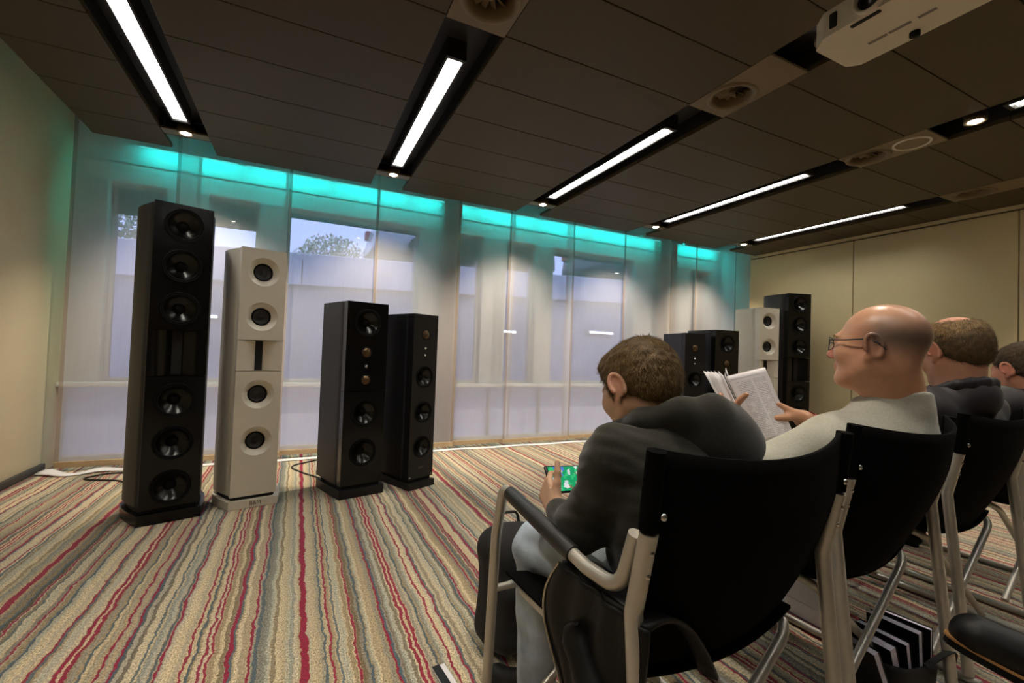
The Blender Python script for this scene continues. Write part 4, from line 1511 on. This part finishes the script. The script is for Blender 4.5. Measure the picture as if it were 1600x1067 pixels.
# phone in the boy's hands
mat('phone_case', (0.01, 0.01, 0.011), 0.3, var=(20, 0.1))
def screen_material():
    m = bpy.data.materials.new('phone_screen')
    m.use_nodes = True
    nt = m.node_tree
    N, L = nt.nodes, nt.links
    for n in list(N): N.remove(n)
    tc = N.new('ShaderNodeTexCoord')
    vo = N.new('ShaderNodeTexVoronoi')
    vo.inputs['Scale'].default_value = 110
    vo.distance = 'CHEBYCHEV'
    L.new(tc.outputs['Object'], vo.inputs['Vector'])
    sp_ = N.new('ShaderNodeSeparateColor')
    L.new(vo.outputs['Color'], sp_.inputs[0])
    r = N.new('ShaderNodeValToRGB')
    r.color_ramp.interpolation = 'CONSTANT'
    cols = [(0, (.02, .42, .16)), (.45, (.05, .62, .22)), (.70, (.10, .25, .75)), (.80, (.75, .78, .85)), (.90, (.28, .20, .10)), (.95, (.9, .9, .9))]
    r.color_ramp.elements[0].color = (*cols[0][1], 1)
    r.color_ramp.elements.remove(r.color_ramp.elements[1])
    for p, c in cols[1:]:
        e = r.color_ramp.elements.new(p); e.color = (*c, 1)
    L.new(sp_.outputs[0], r.inputs[0])
    e = N.new('ShaderNodeEmission')
    e.inputs[1].default_value = 0.42
    L.new(r.outputs[0], e.inputs[0])
    o = N.new('ShaderNodeOutputMaterial')
    L.new(e.outputs[0], o.inputs[0])
    MATS['phone_screen'] = m
screen_material()
ph = empty('smartphone', (.702, 1.068, .703))
ph.rotation_euler = (R(52), R(4), R(4))
tag(ph, 'black smartphone with a bright green game held by the boy', 'phone')
MB().rbox((-.078, -.039, -.004), (.078, .039, .004), .003, 2).build('case', 'phone_case', ph)
MB().box((-.070, -.0345, .0041), (.070, .0345, .0046)).build('screen', 'phone_screen', ph)

# ---- the bald man
def build_bald():
    base = (1.58, .85, 0)
    g = empty('person', base)
    tag(g, 'bald man in a light grey t-shirt reading a magazine', 'person')
    hf = head_frame((1.515, .722, 1.105), -8, -2, -3)
    s = 1.04
    neck = (1.565, .692, .950)
    v, Lh = head_volume(hf, s, neck, (.066, .062))
    shL, shR = (1.365, .765, .822), (1.760, .768, .835)
    elL, wrL = (1.175, .855, .720), (1.225, .985, .838)
    elR, wrR = (1.70, .865, .755), (1.450, .892, .874)
    v.add(rcone(neck, (1.57, .755, .76), .045, .08), .02)
    v.add(rcone((1.57, .755, .76), (1.585, .85, .64), .08, .08), .05)
    for sh, el, wr in ((shL, elL, wrL), (shR, elR, wrR)):
        v.add(rcone((1.565, .745, .835), sh, .045, .045), .02)
        v.add(rcone(sh, el, .052, .045), .02)
        v.add(rcone(el, wr, .044, .028), .02)
    hand_volume(v, wrL, (.12, .42, .55), (-.75, .35, -.1), 1, .95, curl=(25, 35, 30), thumb=(.5, .75, -.45, -14))
    hand_volume(v, wrR, (-.62, .62, .44), (.35, -.25, .85), -1, .95, curl=(22, 34, 30), thumb=(.70, .35, -.55, 8))
    hipL, hipR = (1.48, .865, .565), (1.68, .865, .565)
    knL, anL = (1.42, 1.19, .52), (1.43, 1.24, .10)
    knR, anR = (1.74, 1.19, .52), (1.74, 1.24, .10)
    for a, b, c in ((hipL, knL, anL), (hipR, knR, anR)):
        v.add(rcone(a, b, .07, .05), .03); v.add(rcone(b, c, .048, .034), .02)
    c, M_ = hf
    def stub(V):
        q = (V - c) @ M_ / s
        side = np.clip((np.abs(q[:, 0]) - .02) / .05, 0, 1)
        back = np.clip((-q[:, 1] + .035) / .06, 0, 1)
        zz = np.exp(-((q[:, 2] - .022) / .048) ** 2)
        edge = np.clip((.105 - q[:, 2]) / .04, 0, 1)
        return .92 * back * zz * edge
    tone = skin_tone((.56, .295, .18), [(Lh((.085, -.01, 0)), .04, (.50, .17, .11), .6), (Lh((-.085, -.01, 0)), .04, (.50, .17, .11), .6), (Lh((0, .112, -.03)), .028, (.52, .13, .11), .7), (Lh((0, .09, -.062)), .018, (.45, .12, .10), .7), (Lh((0, 0, .12)), .08, (.58, .30, .17), .5)], stub)
    vol_mesh('body', v, (1.06, .52, .05), (1.90, 1.36, 1.25), .0042, 'skin_shiny', g, tone, base)
    # eyebrows
    eb = Vol()
    for q in (-1, 1):
        eb.add(rcone(Lh((q * .014, .0965, .022)), Lh((q * .034, .0935, .027)), .0035 * s, .0035 * s), .006)
        eb.add(rcone(Lh((q * .034, .0935, .027)), Lh((q * .050, .080, .020)), .0035 * s, .002 * s), .006)
    vol_mesh('eyebrow_hair', eb, A3(Lh((0, .08, .02))) - .09, A3(Lh((0, .08, .02))) + .09, .0028, 'hair_sandy', g, None, base)
    # glasses
    gl = empty('glasses', (0, 0, 0), parent=g)
    W2 = lambda p: Vector(Lh(p) - A3(base))
    for q in (-1, 1):
        pts = [W2((q * .064, .094, .010)), W2((q * .080, .05, .010)), W2((q * .087, .0, .014)), W2((q * .088, -.026, .006)), W2((q * .082, -.044, -.014))]
        MB().tube(fillet(pts, .02, 4), .0022 * s, 8).build('temple', 'glasses_black', gl)
        rim = [W2((q * .034 + .026 * math.cos(a), .108 - .012 * abs(math.cos(a)) * (1 if math.cos(a) * q > 0 else .3), .002 + .019 * math.sin(a))) for a in [2 * math.pi * k / 24 for k in range(25)]]
        MB().tube(rim, .0012, 6, caps=False).build('rim', 'glasses_black', gl)
        MB().add([W2((q * .034, .108, .002))] + rim[:-1], [(0, 1 + k, 1 + (k + 1) % 24) for k in range(24)], True).build('lens', 'lens_clear', gl)
    MB().tube([W2((-.009, .113, .006)), W2((0, .117, .009)), W2((.009, .113, .006))], .0014, 6).build('bridge', 'glasses_black', gl)
    # t-shirt
    h = Vol()
    for q in (-1, 1):
        h.add(rcone((1.565 + q * .10, .750 + (.018 if q > 0 else 0), .78), (1.585 + q * .090, .850, .64), .118, .110), .07)
    for sh, el in ((shL, elL), (shR, elR)):
        h.add(rcone((1.57, .725, .860), sh, .085, .076), .06)
        e = A3(sh) + (A3(el) - A3(sh)) * .80
        h.add(rcone(sh, e, .078, .070), .05)
    h.add(rcone((1.57, .710, .87), A3(neck) + A3((.0, .004, .012)), .098, .080), .05)
    h.add(rcone((1.70, .73, .85), A3(neck) + A3((.02, -.006, -.02)), .065, .055), .05)
    cn = A3((.02, .22, 1.0)); cn /= np.linalg.norm(cn)
    cp = A3((neck[0], neck[1], .970))
    h.cap(lambda P: (P - cp) @ cn, .006)
    eL = A3(shL) + (A3(elL) - A3(shL)) * .84
    nL = (A3(elL) - A3(shL)); nL /= np.linalg.norm(nL)
    h.sub(rcone(eL + nL * .012, eL + nL * .08, .050, .056), .01)
    h.wrinkle(folds(.009, 36, 14, 5, axis=(.45, .1, .6)))
    h.wrinkle(folds(.0018, 110, 15, 5))
    vol_mesh('tshirt', h, (1.06, .48, .36), (1.95, .98, 1.02), .0052, 'tshirt_grey', g, None, base)
    j = Vol()
    for a, b, c_ in ((hipL, knL, anL), (hipR, knR, anR)):
        j.add(rcone(a, b, .105, .075), .05)
        j.add(rcone(b, c_, .072, .060), .02)
    j.add(rcone(hipL, hipR, .11, .11), .04)
    j.wrinkle(folds(.004, 70, 33, 6))
    vol_mesh('trousers', j, (1.28, .58, .05), (1.88, 1.36, .66), .007, 'trousers_khaki', g, None, base)
    shoe(g, (1.43, 1.205, .008), (1.41, 1.455, .008), base, h=.005)
    shoe(g, (1.74, 1.205, .008), (1.76, 1.455, .008), base, h=.005)
    # wrist band
    w = A3(wrR); d = A3(elR) - w; d /= np.linalg.norm(d)
    a, b = w + d * .016, w + d * .040
    MB().tube([Vector(a - A3(base)), Vector(b - A3(base))], .0335, 20, .0335, caps=False).tube([Vector(b - A3(base)), Vector(a - A3(base))], .0315, 20, .0315, caps=False).build('wrist_band', 'band_red', g)
    a, b = w + d * .042, w + d * .050
    MB().tube([Vector(a - A3(base)), Vector(b - A3(base))], .034, 20, .034).build('wrist_band', 'band_white', g)
build_bald()

# ---- other seated men
def build_seated(label, base, head, yaw, pitch, s, sh, el, wr, hip, kn, an, toe, top_mat, leg_mat, hair, tone, hres=.0046, cres=.0085, collar=None, fringe=0.0, shoe_kw=None, spine=None, hands=True):
    g = empty('person', base)
    tag(g, label, 'person')
    hf = head_frame(head, yaw, pitch)
    c, M_ = hf
    yw = R(yaw)
    neck = tuple(A3(head) + A3((-.042 * math.sin(yw), -.042 * math.cos(yw), -.155)) * s)
    v, Lh = head_volume(hf, s, neck, (.060, .056))
    ch, pv = spine
    v.add(rcone(neck, ch, .052, .09), .05)
    v.add(rcone(ch, pv, .09, .09), .05)
    for i in (0, 1):
        v.add(rcone(tuple(A3(ch) + A3((0, 0, .09))), sh[i], .05, .05), .03)
        v.add(rcone(sh[i], el[i], .05, .042), .02)
        v.add(rcone(el[i], wr[i], .042, .027), .02)
        v.add(rcone(hip[i], kn[i], .07, .05), .03)
        v.add(rcone(kn[i], an[i], .048, .034), .02)
        if hands:
            d = A3(wr[i]) - A3(el[i])
            hand_volume(v, wr[i], d, (0, 0, 1), (-1, 1)[i] * -1, .95, curl=(14, 20, 16))
    P = np.array([head, ch, pv, *sh, *el, *wr, *hip, *kn, *an])
    lo, hi = P.min(0) - .17, P.max(0) + .18
    vol_mesh('body', v, lo, hi, hres, 'skin', g, skin_tone(tone, [(Lh((.085, -.01, 0)), .04, (.55, .17, .12), .6), (Lh((-.085, -.01, 0)), .04, (.55, .17, .12), .6)]), base)
    # hair
    hv = Vol().add(ell(Lh((0, -.018, .034)), A3((.085, .106, .090)) * s, M_))
    hv.add(ell(Lh((0, -.045, -.005)), A3((.074, .074, .078)) * s, M_), .03)
    n_ = M_ @ A3((0, -.62, .78))
    c0 = Lh((0, 0, -.010))
    hv.cap(lambda Q: -((Q - c0) @ n_), .012)
    for q in (-1, 1):
        hv.sub(ell(Lh((q * .088, -.010, -.010)), A3((.022, .026, .036)) * s, M_), .008)
    hv.sub(ell(Lh((0, .115, -.005)), A3((.085, .055, .056)) * s, M_), .01)
    if fringe:
        hv.sub(ell(Lh((0, -.035, .120)), A3((.060, .085, .050)) * s * fringe, M_), .02)
    hv.wrinkle(folds(.002, 170, 3, 7))
    ho, V, F = vol_mesh('hair', hv, A3(c) - .17, A3(c) + .17, .0046, hair[0], g, None, base)
    cr = Lh((0, -.04, .12))
    def comb(Q):
        d = Q - cr
        d[:, 2] -= .03
        return d
    up_ = lambda C: ((C - c) @ M_)[:, 2] / s
    strands('hair_strands', V, F, g, hair[1], base, 7000, .012, .0004, comb, lambda C: np.clip((up_(C) - .02) / .04, 0, 1) + 1e-6, 6, .2, .22)
    strands('hair_strands', V, F, g, 'hair_dark', base, 8000, .011, .0004, comb, lambda C: np.clip((.065 - up_(C)) / .03, 0, 1) + 1e-6, 8, .2, .22)
    # top
    h = Vol()
    a = A3(ch); b = A3(pv)
    for q in (-1, 1):
        h.add(rcone(a + A3((q * .105, 0, .06)), b + A3((q * .09, 0, .03)), .122, .120), .07)
    for i in (0, 1):
        h.add(rcone(a + A3((0, 0, .125)), sh[i], .09, .082), .06)
        h.add(rcone(sh[i], el[i], .082, .066), .05)
        e = A3(el[i]); w = A3(wr[i])
        h.add(rcone(e, e + (w - e) * .9, .064, .048), .03)
    h.add(rcone(a + A3((0, 0, .13)), A3(neck) + A3((0, -.012, .0)), .10, .088), .05)
    h.sub(rcone(A3(neck) + M_ @ A3((0, .02, .065)), Lh((0, .02, -.02)), .062, .08), .01)
    h.wrinkle(folds(.006, 44, 17, 6, axis=(.3, .2, .6)))
    T_ = np.array([ch, pv, *sh, *el, *wr])
    vol_mesh('jacket', h, T_.min(0) - A3((.16, .26, .16)), T_.max(0) + .17, cres, top_mat, g, None, base)
    if collar:
        cv = Vol()
        n0 = A3(neck)
        ring = [n0 + A3((0, -.008, .0)) + M_ @ A3((.080 * math.sin(t), .004 - .078 * math.cos(t), .010 + .012 * math.cos(t))) for t in [k * math.pi / 6 for k in range(-5, 6)]]
        for p, q in zip(ring[:-1], ring[1:]):
            cv.add(rcone(p, q, .010, .010), .012)
            cv.add(rcone(p + A3((0, 0, .022)), q + A3((0, 0, .022)), .008, .008), .03)
        for dz, k in ((-.014, 1.05), (-.028, 1.10), (-.042, 1.16)):
            cv.add(rcone(n0 + (p - n0) * k + A3((0, 0, dz)), n0 + (q - n0) * k + A3((0, 0, dz)), .009, .009), .02)
        vol_mesh('collar', cv, n0 - .15, n0 + .15, .005, collar, g, None, base)
    j = Vol()
    for i in (0, 1):
        j.add(rcone(hip[i], kn[i], .105, .078), .05)
        j.add(rcone(kn[i], an[i], .074, .060), .02)
    j.add(rcone(hip[0], hip[1], .11, .11), .04)
    j.wrinkle(folds(.005, 60, 33, 6))
    T_ = np.array([*hip, *kn, *an])
    vol_mesh('trousers', j, T_.min(0) - .15, T_.max(0) + .15, cres, leg_mat, g, None, base)
    for i in (0, 1):
        if toe[i] is not None:
            shoe(g, toe[i][0], toe[i][1], base, h=.005, **(shoe_kw or {}))
    return g

def std(cx, cy, lean=0.0):
    """joints of a man sitting square on a chair whose rear posts stand at (cx, cy)"""
    y = cy + .13
    return dict(sh=((cx - .205, y - .005, .885), (cx + .205, y - .005, .885)), el=((cx - .25, y + .17, .68), (cx + .25, y + .17, .68)),
                wr=((cx - .10, y + .36, .66), (cx + .10, y + .36, .66)), hip=((cx - .10, y + .06, .56), (cx + .10, y + .06, .56)),
                kn=((cx - .15, y + .45, .51), (cx + .15, y + .45, .51)), an=((cx - .15, y + .47, .10), (cx + .15, y + .47, .10)),
                toe=(((cx - .15, y + .44, .008), (cx - .17, y + .69, .008)), ((cx + .15, y + .44, .008), (cx + .17, y + .69, .008))),
                spine=((cx, y, .75), (cx, y + .04, .60)))
build_seated('man in a black jacket with thinning sandy hair, right of the bald man', (2.33, .95, 0), (2.265, .835, 1.115), 24, 16, 1.08, top_mat='jacket_black', leg_mat='trousers_black', hair=('hair_mid', 'hair_sandy'), tone=(.55, .28, .18), collar='jacket_black', fringe=1.0, **std(2.33, .735))
build_seated('man with short brown hair and white collar at the right edge', (3.16, 1.0, 0), (3.13, .90, 1.055), 24, 14, 1.06, top_mat='jacket_black', leg_mat='trousers_black', hair=('hair_dark', 'hair_brown'), tone=(.48, .22, .14), collar='shirt_white', **std(3.16, .79))
# neighbour of the camera in the second row: only the raised foot reaches into the view
build_seated('person in dark jeans with a black shoe raised at the lower right corner', (1.95, -.15, 0), (1.95, -.42, 1.12), 0, 8, 1.05, top_mat='jacket_black', leg_mat='jeans_dark', hair=('hair_dark', 'hair_brown'), tone=(.5, .25, .16), hres=.007, cres=.008,
             sh=((1.74, -.40, .87), (2.16, -.40, .87)), el=((1.70, -.22, .68), (2.20, -.22, .68)), wr=((1.84, -.06, .72), (2.06, -.06, .72)), hip=((1.85, -.36, .56), (2.05, -.36, .56)),
             kn=((1.80, .05, .50), (1.93, .03, .66)), an=((1.80, .08, .10), (1.475, .135, .475)), toe=(((1.80, .05, .008), (1.79, .30, .008)), ((1.455, .12, .375), (1.258, .470, .485))),
             spine=((1.95, -.40, .75), (1.95, -.37, .60)), shoe_kw=dict(welt='welt_tan', s=1.22))
c5 = make_chair((1.95, -.54), 0, 'folding armchair in the second row beside the camera', 0.05)

# ---- magazine the bald man reads
def print_page():
    m = bpy.data.materials.new('printed_page')
    m.use_nodes = True
    nt = m.node_tree
    N, L = nt.nodes, nt.links
    b = N['Principled BSDF']
    b.inputs['Roughness'].default_value = 0.45
    uv = N.new('ShaderNodeUVMap')
    se = N.new('ShaderNodeSeparateXYZ')
    L.new(uv.outputs[0], se.inputs[0])
    def mt(op, a, c=None, d=None):
        n = N.new('ShaderNodeMath'); n.operation = op
        for i, x in enumerate((a, c, d)):
            if x is None: continue
            if isinstance(x, (int, float)): n.inputs[i].default_value = x
            else: L.new(x, n.inputs[i])
        return n.outputs[0]
    U, V_ = se.outputs[0], se.outputs[1]
    def band(x, a, c): return mt('MULTIPLY', mt('GREATER_THAN', x, a), mt('LESS_THAN', x, c))
    cols = mt('ADD', band(U, .14, .50), band(U, .55, .90))
    rows = mt('MULTIPLY', band(V_, .07, .88), mt('GREATER_THAN', mt('SINE', mt('MULTIPLY', V_, 260)), 0.0))
    nz = N.new('ShaderNodeTexNoise')
    nz.inputs['Scale'].default_value = 1
    mp = N.new('ShaderNodeMapping')
    mp.inputs['Scale'].default_value = (70, 42, 1)
    L.new(uv.outputs[0], mp.inputs[0]); L.new(mp.outputs[0], nz.inputs['Vector'])
    word = mt('GREATER_THAN', nz.outputs['Fac'], .42)
    gap = N.new('ShaderNodeTexNoise')
    gap.inputs['Scale'].default_value = 9
    mp2 = N.new('ShaderNodeMapping')
    mp2.inputs['Scale'].default_value = (.6, 1.6, 1)
    L.new(uv.outputs[0], mp2.inputs[0]); L.new(mp2.outputs[0], gap.inputs['Vector'])
    para = mt('GREATER_THAN', gap.outputs['Fac'], .40)
    head = mt('MULTIPLY', band(V_, .925, .935), band(U, .06, .80))
    ink = mt('MAXIMUM', mt('MULTIPLY', mt('MULTIPLY', cols, rows), mt('MULTIPLY', word, para)), head)
    mx = N.new('ShaderNodeMix'); mx.data_type = 'RGBA'
    L.new(mt('MULTIPLY', ink, .42), mx.inputs['Factor'])
    mx.inputs['A'].default_value = (*srgb(236, 232, 236), 1)
    mx.inputs['B'].default_value = (*srgb(96, 96, 104), 1)
    L.new(mx.outputs['Result'], b.inputs['Base Color'])
    MATS['printed_page'] = m
print_page()
mat('paper_white', srgb(246, 244, 248), 0.6, var=(30, 0.03))
mat('paper_edge', srgb(206, 200, 214), 0.7, var=(300, 0.12), stretch=(1, 1, 30))
mat('photo_dark', srgb(34, 30, 48), 0.35, var=(40, 0.5))
mat('cover_black', srgb(16, 14, 18), 0.35, var=(20, 0.3))
def page(name, corners, m, parent, bulge, th=0.0012, base=(0, 0, 0), n=14):
    """corners: top inner, top outer, bottom outer, bottom inner"""
    a, b, c, d = [A3(p) for p in corners]
    nr = np.cross(b - a, d - a); nr /= np.linalg.norm(nr)
    def fn(u, v):
        top = a + (b - a) * u
        bot = d + (c - d) * u
        p = bot + (top - bot) * v + nr * bulge * math.sin(math.pi * min(1, u * 1.15)) * (1 - .3 * v)
        return tuple(p - A3(base))
    me = MB().sheet(fn, n, n, th).mesh(name, m)
    uv = me.uv_layers.new(name='UVMap')
    K = (n + 1) * (n + 1)
    for lp in me.loops:
        i = lp.vertex_index % K
        uv.data[lp.index].uv = ((i // (n + 1)) / n, (i % (n + 1)) / n)
    return link(name, me, parent)
mb_ = (1.28, .97, .78)
mg = empty('magazine', mb_)
tag(mg, 'open magazine with printed pages held by the bald man', 'magazine')
tl, tr, br, bl = (1.245, 1.012, .998), (1.352, .955, 1.032), (1.398, .886, .826), (1.300, .938, .797)
page('right_page', (tl, tr, br, bl), 'printed_page', mg, -.016, .0016, mb_)
page('cover', [A3(p) + A3((.002, .010, -.004)) for p in (tl, tr, br, bl)], 'cover_black', mg, -.014, .002, mb_)
# pages turned to the left, seen edge on
lt, lb = A3((1.199, 1.062, 1.012)), A3((1.282, .966, .783))
for k in range(7):
    t = k / 6
    f0 = A3(tl) + A3((-.001, .004, 0)) * k
    f1 = A3(bl) + A3((-.001, .004, 0)) * k
    o0 = lt + A3((.044, -.040, .004)) * (1 - t) * (1.1 if k != 1 else 1.35) + A3((0, 0, .010 if k == 1 else 0))
    o1 = lb + A3((.020, -.020, .002)) * (1 - t)
    page('left_page', (f0, o0, o1, f1), 'photo_dark' if k == 0 else 'paper_white', mg, .004 * (k % 3), .0014, mb_, 8)

# ---- black leather jacket over the boy's seat
jk = empty('leather_jacket', (.565, .80, .3))
tag(jk, 'black leather jacket with a pale zip hanging over the boy\'s chair seat', 'jacket')
def drape(u, v):
    # u from front edge to back, v from top to bottom
    z = .300 + .0 - v * .30 - .015 * math.sin(3 * u) * v
    front = [.035, .065, .085, .092, .085, .065, .040, .015, .000]
    q = v * 8; i = min(int(q), 7); fr = front[i] + (front[i + 1] - front[i]) * (q - i)
    y = fr + u * (-.225 - fr)
    x = -.022 - .010 * (1 + math.sin(11 * u + 5 * v)) * (.3 + .7 * v) - .005 * (1 + math.sin(23 * u - 3 * v))
    return (x, y, z)
MB().sheet(drape, 30, 26, .008).build('front_panel', 'leather_black', jk)
def lap(u, v):
    x, y, z = drape(u, 0)
    return (x + .22 * v, y * (1 - .2 * v), z + .012 * math.sin(3 * v) - .17 * v * v)
MB().sheet(lap, 24, 12, .008).build('back_panel', 'leather_black', jk)
MB().tube([Vector(drape(0.0, k / 20)) + Vector((-.006, .002, 0)) for k in range(21)], .0032, 8).build('zip', 'zip_metal', jk)
def slv(k):
    t = k / 8
    return (-.052 + .012 * math.sin(4 * t), -.055 - .10 * t + .03 * math.sin(6 * t), .225 - .10 * t - .14 * t * t)
MB().tube([slv(k) for k in range(9)], .034, 14, .026, radii=[.15, .7, 1.0, .95, 1.05, 1, .95, .9, .7]).build('sleeve', 'leather_black', jk)

# ---- backpack before the boy's feet
bv = Vol().add(slab((.73, 1.475, .205), (.120, .085, .195), None, .07))
bv.add(slab((.73, 1.40, .15), (.095, .05, .115), None, .045), .03)
bv.add(ell((.73, 1.475, .365), (.11, .075, .07)), .05)
bv.wrinkle(folds(.010, 26, 41, 6))
bb = (.73, 1.47, 0)
bk = empty('backpack', bb)
tag(bk, 'black backpack standing on the carpet before the boy\'s feet', 'backpack')
vol_mesh('bag_body', bv, (.50, 1.28, 0.004), (.90, 1.62, .55), .006, 'backpack_black', bk, None, bb)
MB().tube(fillet([(-.04, .03, .40), (-.03, .04, .46), (.03, .04, .46), (.04, .03, .40)], .02, 4), .008, 8, .005).build('grab_handle', 'backpack_black', bk)
MB().tube(fillet([(-.10, -.095, .27), (-.06, -.118, .295), (.06, -.118, .295), (.10, -.095, .27)], .03, 4), .003, 6).build('zip', 'zip_metal', bk)

# ---- white paper bag behind chair two
wb = empty('paper_bag', (1.972, 1.22, 0))
tag(wb, 'white paper carrier bag standing on the carpet behind the chairs', 'bag')
m_ = MB()
w0, d0, h0 = .055, .125, .235
m_.add([(-w0, -d0, 0.002), (w0, -d0, 0.002), (w0, d0, 0.002), (-w0, d0, 0.002), (-w0, -d0, h0), (w0, -d0, h0), (w0, d0, h0), (-w0, d0, h0), (0.004 - w0, .004 - d0, h0), (w0 - .004, .004 - d0, h0), (w0 - .004, d0 - .004, h0), (.004 - w0, d0 - .004, h0), (0.004 - w0, .004 - d0, .006), (w0 - .004, .004 - d0, .006), (w0 - .004, d0 - .004, .006), (.004 - w0, d0 - .004, .006)],
       [(0, 3, 2, 1), (0, 1, 5, 4), (1, 2, 6, 5), (2, 3, 7, 6), (3, 0, 4, 7), (4, 5, 9, 8), (5, 6, 10, 9), (6, 7, 11, 10), (7, 4, 8, 11), (8, 9, 13, 12), (9, 10, 14, 13), (10, 11, 15, 14), (11, 8, 12, 15), (12, 13, 14, 15)])
m_.build('bag_body', 'paper_white', wb)
MB().box((-w0 - .0012, -d0 + .01, .062), (-w0 - .0002, d0 - .01, .0655)).build('fold_line', 'paper_edge', wb)
MB().prism([(0, 0), (.03, .0), (.022, .018), (.018, .03), (.012, .014), (.004, .01)], 0, .001, M=T(-w0 - .0003, .02, .135) @ RZ(R(-90)) @ RX(R(90))).build('printed_mark', 'cover_black', wb)
for s in (-1, 1):
    MB().tube(fillet([(s * w0 * .9, -.05, h0 - .02), (s * w0 * .9, -.045, h0 + .09), (s * w0 * .9, .045, h0 + .09), (s * w0 * .9, .05, h0 - .02)], .03, 5), .003, 6).build('handle', 'paper_white', wb)

# ---- tote with magazines under the bald man's chair
tt = empty('tote_bag', (1.79, .805, 0))
tag(tt, 'black open tote bag full of magazines under the bald man\'s chair', 'bag')
m_ = MB()
def wall_(u, v):
    a = 2 * math.pi * u
    r = 1 + .05 * math.sin(3 * a + 1) + .06 * v * math.sin(5 * a)
    sx = abs(math.cos(a)) ** .6 * (1 if math.cos(a) > 0 else -1)
    sy = abs(math.sin(a)) ** .6 * (1 if math.sin(a) > 0 else -1)
    return (.155 * sx * r, .085 * sy * r, .005 + v * (.115 + .03 * math.sin(2 * a)))
MB().sheet(wall_, 40, 8, .005).build('bag_side', 'backpack_black', tt)
MB().rbox((-.15, -.08, .002), (.15, .08, .010), .003).build('bag_base', 'backpack_black', tt)
MB().tube(fillet([(.02, -.085, .12), (.08, -.13, .19), (.14, -.10, .11), (.16, -.09, .05)], .05, 5), .012, 10, .004).build('strap', 'backpack_black', tt)
MB().tube(fillet([(.10, -.06, .13), (.17, .0, .17), (.19, .05, .06)], .05, 5), .004, 8).build('cord', 'welt_tan', tt)
names = ['front magazine leaning left in the tote bag under the chair', 'second magazine in the tote bag, white page edges showing', 'third magazine in the tote bag with dark cover', 'thick magazine in the middle of the tote bag', 'rearmost magazine upright in the tote bag']
for k in range(5):
    z = empty('magazine', (1.79 - .115 + .05 * k, .805, .016))
    z.rotation_euler = (0, R(-24 + 6 * k), R(4 * (k - 2)))
    tag(z, names[k], 'magazine', 'magazines in the tote bag')
    th = .010 + .004 * (k % 2)
    MB().rbox((-th, -.068, 0.0), (th, .068, .196 - .008 * (k % 3)), .001, 1, smooth=False).build('page_block', 'paper_edge', z)
    MB().box((-th - .0015, -.070, -.001), (-th, .070, .199 - .008 * (k % 3))).build('cover', 'cover_black', z)
    MB().box((th, -.070, -.001), (th + .0015, .070, .199 - .008 * (k % 3))).build('cover', 'cover_black', z)

# ---- booklet lying on the carpet at the lower edge
bo = empty('booklet', (.472, 1.355, 0.002), R(6))
tag(bo, 'narrow folded leaflet, half black half white, on the carpet at the bottom edge', 'booklet')
MB().rbox((-.022, -.10, 0), (.022, .10, .006), .0015, 1, smooth=False).build('page_block', 'paper_white', bo)
MB().box((-.022, -.10, .0062), (.004, .10, .0072)).build('cover', 'cover_black', bo)
